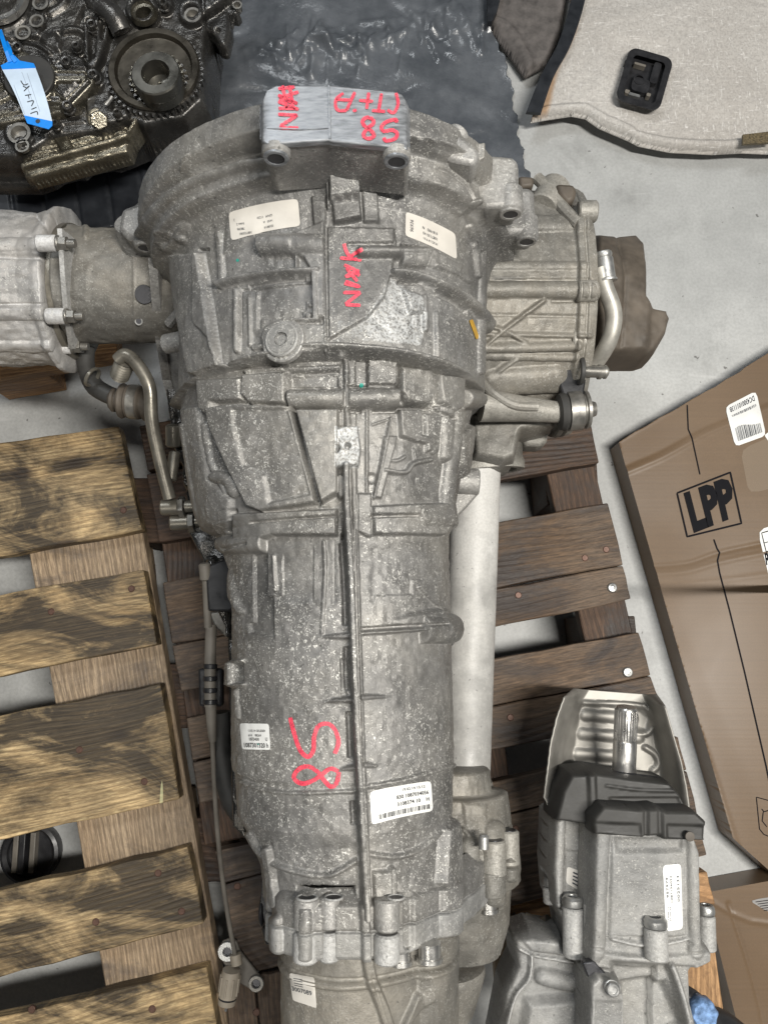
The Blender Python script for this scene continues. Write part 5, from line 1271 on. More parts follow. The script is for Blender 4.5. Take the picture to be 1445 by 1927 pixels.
# ---- right: heat shield, coolant pipe, mount
def brown_z(x, y): return .30 - 0.9 * (x - .235) - 1.2 * (y - .36) ** 2 * 8 * 0 + 0 * y
patch_cast("drive_flange_cover", [(1118, 432), (1160, 436), (1200, 434), (1218, 452), (1224, 500), (1224, 552), (1236, 570), (1262, 575), (1269, 592), (1262, 620), (1240, 658), (1222, 664), (1150, 664), (1122, 650)],
  lambda x, y: .318 - 5.5 * np.clip(np.abs(y - .345) - .02, 0, 1) ** 2 - 0.25 * (x - .25), [('A', [(1125, 445), (1158, 450), (1172, 520), (1165, 640), (1125, 640)], 4, 12), ('G', [(1160, 440), (1176, 520), (1168, 650)], -2.5, 6, 7), ('A', [(1225, 575), (1266, 580), (1262, 615), (1235, 655), (1220, 655)], -5, 14)], M['brown'], gb, res=.0015, edge=12, drop=.035, zref=.31, noise=.0006)
b = MB(); b.tube([X(1128, 505, .372), X(1138, 540, .368), X(1154, 590, .36), X(1146, 640, .35), X(1120, 684, .33)], .0083, 20, 8); b.build("coolant_pipe", M['steelpipe'] if 'steelpipe' in M else M['clean'], gb)
p0, p1 = X(1134, 474, .375), X(1142, 530, .37); d = (p1 - p0).normalized(); L = (p1 - p0).length
b = MB(); b.lathe(p0, d, [(0, .0068), (.0010, .0080), (.003, .0084), (.005, .0080), (.006, .0074), (.007, .0086), (.020, .0086), (L - .003, .0086), (L - .002, .0098), (L, .0097), (L, .0078)], 32); b.build("pipe_coupling", M['zinc'], gb)
b = MB(); b.lathe(p0 - d * .0003, d, [(0, .0056), (.0005, .0056)], 24); b.build("pipe_mouth", M['hole'], gb)
p0, p1 = X(1094, 698, .350), X(1142, 700, .345)
b = MB(); b.boss(p0, p1, .0062); b.ring(p1 - Vector((.010, 0, 0)), p1 - Vector((.006, 0, 0)), .0074, .006); b.ring(p1 - Vector((.004, 0, 0)), p1 - Vector((.001, 0, 0)), .0070, .006); b.build("pipe_stub", M['dull_steel'], gb)
b = MB(); b.prism([X(u, v, .345) for u, v in ((1072, 690), (1086, 674), (1100, 674), (1106, 690), (1098, 745), (1086, 775), (1066, 775), (1058, 740), (1046, 705), (1060, 696))], (0, 0, -.012)); b.build("mount_bracket", M['black'], gb, bevel=.002)
b = MB(); b.ring(X(1088, 698, .352), X(1096, 698, .352), .0135, .009); b.build("grommet", M['rubber'], gb)
p0, p1 = X(1048, 776, .335), X(1114, 770, .335); d = (p1 - p0).normalized(); L = (p1 - p0).length
b = MB(); b.lathe(p0, d, [(0, .012), (.002, .018), (.006, .0195), (.009, .0185), (.010, .014)], 32); b.build("rubber_bush", M['rubber'], gb)
b = MB(); b.lathe(p0, d, [(.009, .014), (.010, .0200), (L - .012, .0200), (L - .010, .0165), (L - .009, .0165), (L - .008, .0190), (L - .005, .0190), (L - .003, .009), (L + .003, .007), (L + .004, .003)], 36); b.build("bush_sleeve", M['dull_steel'], gb)
a, c = X(905, 762, .345), X(1052, 776, .335)
b = MB(); b.lathe(a, c - a, [(0, .017), (.04, .013), ((c - a).length, .0105)], 24); b.build("mount_arm", M['dusty'], gb)
b = MB(); b.tube([X(900, 712, .375), X(925, 738, .36), X(965, 762, .355), X(1010, 766, .350)], .0045, 10); b.build("arm_rib", M['dusty'], gb)
b = MB(); b.prism([X(u, v, .275) for u, v in ((985, 800), (1028, 796), (1033, 806), (1030, 832), (1018, 840), (985, 838))], (0, 0, -.03)); b.build("lug", M['dusty'], gb, bevel=.004)
patch_cast("casing_nose", [(880, 770), (960, 770), (1055, 790), (1035, 805), (985, 815), (975, 862), (950, 872), (888, 862)], lambda x, y: .318 - 2.5 * np.clip(np.abs(x - .13) - .01, 0, 1) ** 2, [], M['dusty'], gb, res=.0016, edge=14, drop=.05, zref=.31, noise=.0004)
# bits above the differential casing
b = MB(); b.tube([X(1010, 335, .37), X(1035, 360, .375), X(1062, 395, .38), X(1088, 420, .385)], .006, 10); b.build("gasket_edge", M['dusty'], gb)
b = MB(); b.prism([X(u, v, .385) for u, v in ((1045, 344), (1080, 346), (1086, 358), (1082, 374), (1068, 382), (1052, 364))], (0, 0, -.03)); b.build("lug", M['brown'], gb, bevel=.004)
b = MB(); b.prism([X(u, v, .38) for u, v in ((975, 330), (1005, 332), (1004, 350), (978, 352))], (0, 0, -.03)); b.build("lug", M['brown'], gb, bevel=.003)
b = MB(); b.boss(X(1020, 392, .372), X(1046, 352, .36), .016); b.build("lug", M['dusty'], gb)
for u, v in ((1112, 398), (1100, 640), (1112, 548)):
    z = .385 if v < 600 else .36
    b = MB(); b.boss(X(u - 26, v, z), X(u + 10, v, z), .0105); b.build("bolt_boss", M['dusty'], gb)

# ---- rough yellow film remnant
SA = Surf([bell, casing, diffc])
b = MB(); stroke(b, SA, [(884, 602), (890, 618), (897, 638)], 7, eps=.001); b.build("amber_film", M['yellow'], gb, smooth=180)
b = MB()
for u, v, r_ in ((448, 490, 3), (488, 1398, 4), (680, 725, 4), (724, 1713, 4)):
    c = SA.hit(u, v, .0005); k = [SA.hit(u + r_ * math.cos(a_ * .7), v + r_ * math.sin(a_ * .7), .0005) for a_ in range(9)]
    b.add([c] + k, [(0, i + 1, (i + 1) % 9 + 1) for i in range(9)])
b.build("green_paint_dots", M['greendot'], gb, smooth=180)

# ---- stickers with their print
def rev(c): return [c[2], c[3], c[0], c[1]]
c1 = [(431, 400), (561, 374), (566, 426), (436, 454)]
s1, q1 = sticker("part_sticker", SA, c1, M['paper_dirty'], gb, bow=4)
b = MB(); rc = rev(c1)
for s, x, y, sz in (("02/08/14", .39, .34, .085), ("14:03   A", .39, .53, .085), ("GFAM   11250", .39, .72, .085), ("1087325081", .70, .26, .085), ("788396", .80, .43, .085), ("Index 2", .80, .60, .085), ("2", .93, .76, .085)):
    write(b, q1, s, rc, x - .01, y, sz, bow=-4, aspect=.8)
b.build("print", M['greyink'], s1, smooth=180)
c2 = [(763, 398), (856, 440), (859, 489), (762, 444)]
s2, q2 = sticker("part_sticker", SA, c2, M['paper_dirty'], gb, bow=3)
b = MB(); rc = rev(c2)
for s, x, y, sz in (("19.02.14 9:31", .36, .36, .10), ("1087135145", .36, .57, .11), ("0181983   N", .36, .78, .11)): write(b, q2, s, rc, x, y, sz, bow=-3, aspect=.85)
write(b, q2, "96936", [rc[1], rc[2], rc[3], rc[0]], .28, .16, .07, eps=.0004, aspect=.9)
b.build("print", M['greyink'], s2, smooth=180)
c3 = [(695, 1490), (810, 1469), (814, 1526), (699, 1552)]
s3, q3 = sticker("part_sticker", SA, c3, M['paper'], gb, bow=2)
b = MB()
for s, x, y, w_, sz in (("19.02.14 15:12", .52, .20, .38, .09), ("830 1087034056", .43, .42, .52, .12), ("3108374 10", .43, .64, .38, .12), ("H", .90, .64, .05, .12)): write(b, q3, s, c3, x, y, sz, width=w_, bow=2, bold=.012 if sz > .1 else 0)
rnd = random.Random(8); xx = .13
while xx < .94:
    w_ = rnd.choice((.006, .010, .016)); quad_on(b, q3, c3, xx, .76, xx + w_, .91, bow=2); xx += w_ + rnd.choice((.008, .010, .018))
b.build("print", M['ink'], s3, smooth=180)
c4 = [(452, 1361), (507, 1362), (510, 1411), (457, 1410)]
s4, q4 = sticker("part_sticker", SA, c4, M['paper'], gb)
b = MB()
for s, x, y, w_, sz in (("13.02.14 GRUEBER", .26, .32, .60, .09), ("614    88264", .26, .50, .44, .10), ("1073430", .26, .66, .36, .12), ("U", .84, .66, .07, .14), ("1087301320 h", .05, .92, .88, .18)): write(b, q4, s, c4, x, y, sz, width=w_, bold=.012 if sz > .1 else 0)
b.build("print", M['ink'], s4, smooth=180)
ST = Surf([tail])
c5 = [(545, 1832), (592, 1840), (597, 1897), (552, 1882)]
s5, q5 = sticker("part_sticker", ST, c5, M['paper_dirty'], gb)
b = MB(); write(b, q5, "3007089", c5, .02, .62, .16, width=.82, bold=.01)
for k in range(4): quad_on(b, q5, c5, .15, .14 + k * .08, .50, .165 + k * .08)
b.build("print", M['greyink'], s5, smooth=180)

# ---- red marker pen writing, one mesh per character
SPd = Surf([pad])
def letters(surf, par, groups, wd, sm, eps=.0007):
    for g in groups:
        b = MB()
        for p in g: stroke(b, surf, p, wd, eps=eps, sm=sm and len(p) > 2)
        b.build("marker_letter", M['red'], par, smooth=180)
letters(SPd, pad, [[[(524, 168), (555, 165)], [(524, 180), (560, 196)], [(560, 196), (526, 186)], [(526, 186), (562, 174)], [(532, 162), (540, 205)], [(545, 162), (552, 200)]],
  [[(524, 192), (562, 207)], [(524, 205), (560, 205)]], [[(524, 216), (560, 218)], [(560, 218), (528, 238)], [(526, 241), (562, 242)]]], 6.5, False)
letters(SPd, pad, [[[(745, 176), (749, 196), (741, 213), (729, 208)]], [[(718, 177), (712, 211)], [(725, 211), (700, 209)]], [[(694, 175), (690, 206)], [(702, 192), (676, 190)], [(671, 208), (664, 210)]],
  [[(646, 176), (633, 188), (632, 202), (638, 209), (652, 209)], [(652, 209), (668, 174)], [(633, 188), (661, 190)]]], 6, True)
letters(SPd, pad, [[[(746, 232), (744, 226), (726, 231), (718, 240), (722, 248), (738, 246), (747, 252), (743, 262), (727, 266), (722, 260)]], [[(702, 225), (690, 222), (682, 230), (688, 240), (698, 247), (704, 256), (694, 262), (684, 256), (690, 244), (702, 234), (702, 225)]]], 7, True)
letters(SA, gb, [[[(647, 459), (652, 474), (660, 487)], [(682, 469), (664, 480), (658, 488)], [(640, 486), (680, 490)]],
  [[(648, 499), (676, 512)], [(676, 513), (650, 522)], [(650, 522), (666, 512), (676, 520)], [(648, 534), (676, 540), (650, 530)], [(652, 505), (672, 530)]], [[(646, 551), (678, 551)], [(678, 551), (650, 573)], [(650, 574), (678, 575)]]], 6.5, True, .0008)
letters(SA, gb, [[[(547, 1350), (556, 1385), (566, 1412), (580, 1424), (590, 1412), (592, 1385), (600, 1366), (618, 1362), (632, 1376), (637, 1398), (630, 1418)]],
  [[(638, 1452), (622, 1446), (608, 1456), (590, 1468), (570, 1474), (554, 1464), (562, 1448), (580, 1442), (598, 1452), (612, 1470), (624, 1480), (634, 1472), (638, 1452)]]], 8, True, .0008)
# ------------------------------------------------------------------ oily engine, top left
en = thing("engine", (-0.45, 0.6, 0.165), "dark oily engine with a large sprocket and blue tag, standing on the black tray", "engine")
EZ = 0.27
eng_f = [
 ('C', (5, 8, 62), 10, 5), ('C', (5, 8, 38), -22, 4), ('C', (44, 62, 14), 3, 4), ('C', (77, 4, 14), 4, 4), ('C', (70, 38, 12), 4, 4), ('P', (( -60, -60), (112, -60), (112, 8), (92, 28), (78, 75), (20, 80), (-60, 60)), 7, 6),
 ('P', [(112, -60), (150, -60), (165, 10), (140, 60), (150, 90), (120, 100), (88, 90), (75, 70), (92, 30)], 4, 14), ('R', [(100, 30), (125, 10), (130, -40)], 8, 22), ('R', [(115, 85), (125, 62), (150, 60), (160, 70)], 6, 14), ('R', [(48, 82), (75, 88), (96, 102)], 5, 9),
 ('A', [(110, 65), (158, 68), (158, 100), (120, 105)], -6, 12), ('C', (148, 96, 11), 5, 4),
 ('P', [(-60, 90), (20, 78), (48, 92), (92, 116), (112, 118), (126, 105), (146, 112), (162, 118), (168, 140), (188, 150), (180, 170), (142, 210), (128, 216), (-60, 250)], 9, 5),
 ('R', [(20, 80), (48, 94), (92, 118), (112, 120), (126, 107), (146, 114), (166, 116)], 6, 4), ('R', [(14, 90), (44, 102), (88, 126), (114, 126), (120, 114)], 13, 3.5),
 ('C', (60, 150, 51), 13, 4), ('C', (60, 150, 44), -1.5, 3),
 ('R', [(106, 138), (168, 140)], 14, 5), ('R', [(108, 149), (168, 149)], 14, 4), ('R', [(110, 155), (168, 155)], 14, 4),
 ('R', [(178, 162), (134, 208)], 15, 7), ('R', [(158, 158), (128, 190)], 14, 4), ('R', [(106, 175), (128, 192)], 13, 6), ('R', [(92, 196), (120, 196)], 13, 4), ('R', [(92, 204), (120, 204)], 13, 4), ('R', [(-20, 205), (30, 180)], 13, 5), ('R', [(-20, 222), (40, 212)], 13, 4),
 ('P', [(163, 32), (172, 28), (206, 34), (213, 44), (212, 62), (196, 120), (186, 140), (170, 138), (165, 90)], 12, 5), ('A', [(173, 66), (190, 60), (184, 120), (174, 128)], -8, 5), ('A', [(196, 56), (206, 56), (200, 88), (194, 80)], -7, 4), ('R', [(168, 62), (186, 70), (192, 50), (206, 48), (210, 60)], 15, 4),
 ('C', (177, 56, 12), 4, 4), ('C', (177, 56, 9), -14, 3), ('C', (128, 124, 13), 5, 4), ('C', (180, 150, 14), 6, 4), ('C', (131, 207, 13), 6, 4),
 ('P', [(150, -60), (300, -60), (300, 40), (262, 62), (235, 60), (220, 40), (205, 25), (170, 20)], 6, 14), ('R', [(165, -10), (185, 18), (215, 12)], 9, 24), ('R', [(195, -40), (200, 5), (225, 40)], 8, 18),
 ('C', (272, 30, 30), 13, 6), ('C', (272, 30, 18), -20, 4), ('C', (310, 15, 17), 9, 4), ('C', (310, 15, 7), -8, 4), ('C', (363, 30, 24), 10, 5), ('C', (363, 30, 12), -10, 4),
 ('P', [(330, -60), (455, -60), (438, 2), (400, 32), (388, 36), (380, 10), (345, -10)], 12, 8), ('R', [(395, -50), (400, 20)], 10, 24),
 ('P', [(400, 40), (430, 25), (452, 22), (436, 62), (424, 90), (412, 84), (398, 66)], 4, 6), ('C', (411, 61, 10), 4, 4), ('C', (411, 61, 4), -6, 3), ('C', (447, 10, 7), 6, 4),
 ('C', (37, 252, 25), 5, 5), ('C', (37, 252, 15), -5, 4), ('C', (43, 275, 15), 5, 4), ('P', [(165, 190), (210, 175), (215, 215), (240, 210), (246, 226), (225, 238), (200, 236), (168, 225)], 7, 6),
 ('C', (225, 221, 14), 6, 4), ('C', (225, 221, 5), -6, 3), ('R', [(60, 248), (90, 254), (110, 236), (160, 230)], 3, 5), ('C', (109, 240, 9), 5, 4)]
block = patch_cast("engine_block", [(-60, -80), (396, -80), (398, 40), (392, 66), (388, 190), (350, 226), (270, 240), (248, 232), (205, 250), (100, 262), (60, 290), (30, 300), (-60, 300)],
    lambda x, y: EZ + 0 * x, eng_f, M['oily'], en, res=.0014, edge=12, drop=.045, zref=EZ, noise=.0003)
arm = patch_cast("accessory_bracket", [(385, -80), (448, -80), (452, 2), (440, 12), (452, 22), (446, 30), (434, 28), (436, 58), (428, 92), (414, 90), (402, 66), (385, 50)],
    lambda x, y: EZ + .002 + 0 * x, eng_f, M['oily'], en, res=.0014, edge=8, drop=.010, zref=EZ, noise=.0003)
SE = Surf([block])
cov = patch_cast("pump_cover", [(-60, 96), (20, 84), (48, 98), (92, 121), (112, 123), (126, 111), (146, 118), (164, 121), (168, 140), (186, 150), (178, 168), (140, 208), (126, 212), (-60, 245)], lambda x, y: EZ + .009 + 0 * x, [(f[0], f[1], f[2] - 8.6 if f[2] > 12 else f[2]) + tuple(f[3:]) for f in eng_f if f[2] >= 12 and f[0] == 'R' or f[0] == 'C' and f[1] in ((60, 150, 51), (131, 207, 13), (180, 150, 14))] + [('C', (60, 150, 51), 5, 4), ('A', [(100, 160), (160, 158), (125, 190), (100, 175)], -2.0, 4)], M['oily_bright'], en, res=.0013, edge=5, drop=.012, zref=EZ + .01)
b = MB(); p = X(58, 150, EZ + .015); b.lathe(p, (0, 0, 1), [(0, .0285), (.004, .0285), (.0048, .0275)], 48); b.build("cover_disc", M['rubber'], en)
def sock_bolt(u, v, z, r, mt='oily', par=en, nm="bolt"):
    p = X(u, v, z); b = MB(); b.lathe(p, (0, 0, 1), [(0, r * 1.25), (.002, r * 1.25), (.0025, r), (.009, r), (.010, r * .85), (.0095, r * .55), (.005, r * .5), (.005, .0003)], 22, cap=False); b.build(nm, M[mt], par)
for u, v, r in ((177, 55, .0055), (129, 125, .006), (180, 149, .0062), (132, 207, .006), (38, 98, .0065), (148, 95, .0045), (225, 220, .0042), (311, 15, .005), (109, 240, .004)): sock_bolt(u, v, EZ + .008, r)
for u, v, r in ((44, 62, .0068), (70, 40, .0062), (77, 6, .0068), (37, 251, .0095), (363, 29, .0072), (43, 275, .0058), (447, 10, .004)):
    p = X(u, v, EZ + .009); b = MB(); b.lathe(p, (0, 0, 1), [(0, r * 1.35), (.001, r * 1.4), (.001, r), (-.006, r * .9), (-.006, .0003)], 24, cap=False); b.build("threaded_hole", M['dull_steel'], en)
b = MB(); b.hexa(X(187, 226, EZ - .01), X(187, 226, EZ + .012), .0105); b.boss(X(187, 226, EZ - .004), X(187, 226, EZ + .001), .0135); b.build("bolt", M['oily_bright'], en, bevel=.001)
b = MB(); p = X(0, 0, EZ + .012); b.lathe(p, (0, 0, 1), [(-.02, .021), (.002, .0215), (.006, .026), (.008, .034), (.002, .036)], 48, cap=False); b.build("crank_journal", M['steel'], en)
b = MB(); p = X(272, 28, EZ + .012); b.lathe(p, (0, 0, 1), [(-.02, .009), (.002, .0095), (.003, .0125), (.006, .014), (.0, .016)], 32, cap=False); b.build("sleeve", M['oily_bright'], en)
b = MB(); b.tube([X(200, 198, EZ + .01), X(212, 182, EZ + .012)], .0025, 8, 1); b.build("locating_pin", M['steel'], en)
b = MB(); b.tube([X(230, 60, EZ + .012), X(215, 30, EZ + .02), X(190, 12, EZ + .02)], .012, 14, 6); b.build("cast_duct", M['oily'], en)
# sprocket stack
gc = X(294, 140, 0)
def gear(name, z0, z1, ro, ri, n, depth, mat, par, c=None, duty=.5):
    b = MB(); vs = []; fs = []; c = c or gc; m = n * 4
    for z in (z0, z1):
        for k in range(m):
            a = 2 * math.pi * k / m; r_ = ro - (depth if (k % 4) in (0, 1) else 0)
            vs.append((c[0] + r_ * math.cos(a), c[1] + r_ * math.sin(a), z))
        for k in range(m):
            a = 2 * math.pi * k / m; vs.append((c[0] + ri * math.cos(a), c[1] + ri * math.sin(a), z))
    for k in range(m):
        j = (k + 1) % m
        fs += [(k, j, j + 2 * m, k + 2 * m), (2 * m + k, 2 * m + j, 3 * m + j, 3 * m + k), (k + m, k + 3 * m, j + 3 * m, j + m)]
    b.add(vs, fs); return b.build(name, M[mat], par, smooth=25)
GZ0 = EZ + .004
p = X(294, 140, GZ0)
gear("sprocket_teeth", GZ0 - .006, GZ0 + .004, .0565, .042, 46, .0036, 'oily', en, p)
b = MB(); b.lathe(p, (0, 0, 1), [(.004, .052), (.009, .053), (.011, .0515), (.011, .045), (.006, .0425), (.0055, .02)], 64, cap=False); b.build("sprocket_disc", M['sprocket'] if 'sprocket' in M else M['oily'], en)
p2 = X(298, 150, GZ0 + .012)
gear("inner_sprocket", GZ0 + .006, GZ0 + .0115, .0340, .015, 26, .004, 'oily', en, p2)
gear("inner_sprocket", GZ0 + .013, GZ0 + .019, .0310, .015, 24, .0035, 'oily_bright', en, p2)
p3 = X(303, 162, GZ0 + .02)
b = MB(); b.lathe(p3, (0, 0, 1), [(-.008, .0255), (.004, .0255), (.005, .0245), (.007, .0272), (.020, .0272), (.0215, .0258), (.0215, .0160), (.019, .0150), (.0, .0148), (-.004, .0003)], 56, cap=False); b.build("hub_sleeve", M['hub'] if 'hub' in M else M['dull_steel'], en)
sock_bolt(307, 170, GZ0 + .020, .0035, 'oily_bright')
# finned oil cooler plate at the lower edge
patch_cast("oil_cover", [(30, 258), (262, 212), (278, 224), (250, 262), (242, 288), (58, 336), (42, 330), (38, 285)], lambda x, y: .262 + 0 * x,
  [('R', [(62 + 0, 284), (238, 240)], 2.5, 4), ('R', [(60, 292), (240, 247)], 2.5, 4), ('R', [(60, 300), (236, 256)], 2.5, 4), ('R', [(60, 276), (236, 233)], 2.5, 4), ('P', [(104, 264), (128, 258), (142, 286), (122, 292)], 5, 4), ('P', [(190, 240), (202, 236), (206, 262), (196, 264)], 4, 4), ('R', [(46, 318), (110, 300), (210, 272), (246, 260)], 9, 14), ('C', (224, 268, 8), 5, 4), ('R', [(244, 258), (262, 226)], 8, 14)],
  M['oily_gold'] if 'oily_gold' in M else M['oily_bright'], en, res=.0014, edge=8, drop=.014, zref=.262, noise=.0006)
b = MB()
pts = [(44, 334), (90, 326), (150, 308), (165, 300), (215, 296), (255, 282), (250, 300), (232, 312), (222, 316), (205, 312), (170, 322), (158, 332), (148, 330), (100, 342), (88, 352), (78, 350), (52, 346)]
b.prism([X(u, v, .20) for u, v in pts], (0, 0, -.012)); b.build("lower_flange", M['oily'], en, bevel=.0015)
for u, v in ((85, 345), (155, 326), (223, 306)):
    b = MB(); b.ring(X(u, v, .20), X(u, v, .2025), .0045, .0022); b.build("bolt_hole_rim", M['dull_steel'], en)
b = MB(); b.prism([X(u, v, .245) for u, v in ((400, 60), (432, 52), (430, 72), (424, 92), (412, 88), (404, 78))], (0, 0, -.02)); b.build("bracket", M['oily'], en, bevel=.002)
b = MB(); b.tube([X(430, 22, .27), X(446, 24, .27), X(452, 20, .272)], .003, 8, 3); b.tube([X(428, 60, .26), X(436, 50, .262), X(432, 40, .262)], .0035, 8, 3); b.build("wire_clip", M['oily'], en)

# ---- blue and white tag tied on
tg = thing("paper_tag", X(50, 170, .30), "white paper tag with blue plastic ends tied to the oily engine", "tag")
TZ = .302
def strip(mb, pts, wd, z):
    for i in range(len(pts) - 1):
        (a, b_, z0), (c, d, z1_) = pts[i], pts[i + 1]; L = math.hypot(c - a, d - b_); nx, ny = -(d - b_) / L * wd / 2, (c - a) / L * wd / 2
        mb.prism([X(a + nx, b_ + ny, z0), X(c + nx, d + ny, z1_), X(c - nx, d - ny, z1_), X(a - nx, b_ - ny, z0)], (0, 0, -.0008))
b = MB(); strip(b, [(0, 56, .298), (6, 74, .304), (13, 96, .306), (20, 116, .304)], 8, 0); b.build("tie_loop", M['blue'], tg, smooth=60)
b = MB(); strip(b, [(12, 78, .300), (18, 90, .306), (22, 104, .307), (30, 116, .304)], 7, 0); b.build("tie_loop", M['blue'], tg, smooth=60)
b = MB(); b.prism([X(u, v, TZ + .001) for u, v in ((2, 123), (16, 116), (22, 100), (28, 104), (38, 114), (64, 119), (68, 127), (5, 130))], (0, 0, -.0008)); b.build("tag_end", M['blue'], tg)
TC = [(4, 129), (67, 126), (99, 229), (46, 218)]
vs = []; fs = []; n = 10
for j in range(n + 1):
    for i in range(5):
        u, v = qmap(TC, i / 4, j / n); vs.append(X(u + 2.5 * math.sin(j / n * 3.1), v, TZ + .0055 * math.sin(math.pi * j / n)))
for j in range(n):
    for i in range(4): k = j * 5 + i; fs.append((k, k + 5, k + 6, k + 1))
b = MB(); b.add(vs, fs); tp = b.build("tag_paper", M['tagpaper'], tg, smooth=180)
b = MB(); b.prism([X(u, v, TZ + .001) for u, v in ((46, 217), (99, 228), (99, 236), (92, 243), (52, 232))], (0, 0, -.0008)); te = b.build("tag_end", M['blue'], tg)
b = MB(); b.lathe(X(72, 228, TZ + .0012), (0, 0, 1), [(0, .0026), (.0002, .0026)], 16); b.build("eyelet", M['hole'], te)
STg = Surf([tp]); b = MB()
for p in ([(40, 152), (46, 160), (54, 158)], [(44, 162), (52, 166), (56, 162), (46, 172)], [(48, 180), (60, 178)], [(54, 178), (56, 186)], [(52, 192), (64, 190), (60, 200)], [(60, 206), (70, 202)], [(58, 214), (70, 210), (72, 216)]): stroke(b, STg, p, 1.8, eps=.0004)
b.build("handwriting", M['greyink'], tp, smooth=180)
b = MB()
for p in ([(27, 160), (48, 216)], [(42, 136), (62, 190)], [(52, 138), (76, 210)]): stroke(b, STg, p, .8, eps=.0003, sm=False)
b.build("ruled_lines", M['faint'] if 'faint' in M else M['greyink'], tp, smooth=180)

# ------------------------------------------------------------------ small gearbox, bottom right
sg = thing("transfer_gearbox", (0.27, -0.22, PZ), "small clean aluminium gearbox with splined shaft and black rubber mounts, bottom right", "gearbox")
bx = X(1205, 1650, .31).x
def sg_z(x, y): return .318 - 3.0 * np.clip(np.abs(x - bx) - .022, 0, 1) ** 2
sg_f = [('R', [(1128, 1560), (1122, 1680), (1118, 1790)], 9, 38), ('R', [(1302, 1580), (1304, 1700), (1306, 1790)], 8, 30), ('P', [(1150, 1570), (1288, 1572), (1290, 1760), (1145, 1760)], 3, 8), ('A', [(1155, 1575), (1285, 1575), (1280, 1600), (1160, 1602)], -5, 14),
  ('P', [(1035, 1560), (1062, 1556), (1060, 1700), (1042, 1700)], 4, 10), ('A', [(1064, 1570), (1110, 1575), (1106, 1700), (1062, 1690)], -6, 12), ('R', [(1150, 1764), (1200, 1776), (1250, 1774), (1296, 1762)], 5, 9), ('G', [(1152, 1772), (1215, 1785), (1295, 1772)], -3, 5, 5),
  ('G', [(1108, 1778), (1200, 1792), (1290, 1790), (1336, 1783)], -4, 2.5, 3), ('L', [(1108, 1800), (1200, 1812), (1300, 1808), (1338, 1800)], 5, 30, 8), ('A', [(1150, 1810), (1300, 1820), (1296, 1990), (1240, 1990), (1180, 1990)], -12, 20),
  ('R', [(1258, 1812), (1280, 1880), (1300, 1990)], 14, 16), ('A', [(1176, 1860), (1250, 1850), (1290, 1930), (1180, 1990)], -12, 20)]
side = patch_cast("side_casing", [(1038, 1540), (1062, 1530), (1130, 1540), (1140, 1800), (1100, 1800), (1066, 1790), (1058, 1740), (1040, 1705), (1034, 1640)], lambda x, y: .275 + 0 * x,
  [('R', [(1052, 1545), (1046, 1700)], 8, 22), ('P', [(1064, 1600), (1104, 1605), (1100, 1690), (1062, 1680)], -2, 6), ('P', [(1060, 1700), (1108, 1700), (1108, 1730), (1064, 1725)], 6, 6), ('G', [(1040, 1706), (1100, 1716)], -3, 4, 4), ('P', [(1060, 1735), (1100, 1740), (1100, 1770), (1070, 1768)], 3, 5), ('L', [(1108, 1560), (1106, 1760)], 8, 10, 5)], M['clean'], sg, res=.0012, edge=9, drop=.04, zref=.275, noise=.0003)
body = patch_cast("gearbox_casing", [(1110, 1545), (1160, 1540), (1300, 1555), (1318, 1600), (1322, 1770), (1342, 1790), (1342, 1812), (1304, 1830), (1310, 1990), (1180, 1990), (1150, 1860), (1102, 1812), (1106, 1700)], sg_z, sg_f, M['clean'], sg, res=.0012, edge=12, drop=.045, zref=.31, noise=.0003)
# left hand drive casing
dome = patch_cast("drive_casing", [(965, 1768), (1000, 1755), (1060, 1765), (1072, 1795), (1110, 1810), (1150, 1840), (1180, 2020), (920, 2020), (948, 1870), (970, 1820)], lambda x, y: .275 + 0 * x,
  [('P', [(980, 1765), (1050, 1768), (1060, 1795), (1000, 1788)], 5, 8), ('R', [(966, 1778), (1000, 1795), (1060, 1806), (1110, 1812)], 5, 7), ('R', [(998, 1795), (994, 1835), (968, 1870), (950, 1940), (944, 2010)], 8, 8), ('R', [(1020, 1835), (1060, 1845), (1105, 1850)], 9, 34), ('P', [(990, 1880), (1110, 1870), (1120, 2010), (970, 2010)], 9, 22), ('C', (1092, 1880, 10), 6, 6), ('R', [(1085, 1905), (1160, 1890)], 4, 20)],
  M['clean'], sg, res=.0013, edge=12, drop=.035, zref=.275, noise=.0005)
strut = patch_cast("support_strut", [(1110, 1850), (1125, 1838), (1150, 1842), (1172, 1850), (1178, 1880), (1180, 2020), (1106, 2020)], lambda x, y: .335 + 0 * x, [('C', (1150, 1858, 17), 3, 5), ('A', [(1120, 1885), (1170, 1885), (1172, 2010), (1116, 2010)], -1.5, 8)], M['clean'], sg, res=.0013, edge=7, drop=.05, zref=.335)
p = X(1150, 1858, .338)
b = MB(); b.lathe(p, (0, 0, 1), [(0, .0068), (.0015, .0068), (.002, .0060), (.0055, .0058), (.0062, .0050), (.0062, .0035), (.005, .0033), (.005, .0003)], 28, cap=False); b.build("bolt", M['zinc'], sg)
b = MB(); b.prism([X(u, v, .322) for u, v in ((1095, 1812), (1118, 1808), (1148, 1842), (1160, 1880), (1135, 1878), (1110, 1850))], (0, 0, -.01)); b.build("clamp_plate", M['hole'], sg, bevel=.0015)
def vboss(u, v0, v1, z, r, mt='clean', bolt=True):
    a = X(u, v0, z); c = X(u + 2, v1, z); c.z = z; b = MB(); b.boss(a, c, r, .0012, 28); b.build("bolt_boss", M[mt], sg)
    if bolt:
        b = MB(); b.lathe(a + Vector((0, .001, 0)), (0, 1, 0), [(0, r * .95), (.001, r), (.006, r), (.0085, r * .8), (.0085, r * .5), (.004, r * .45), (.004, .0003)], 28, cap=False); b.build("bolt", M['zinc'], sg)
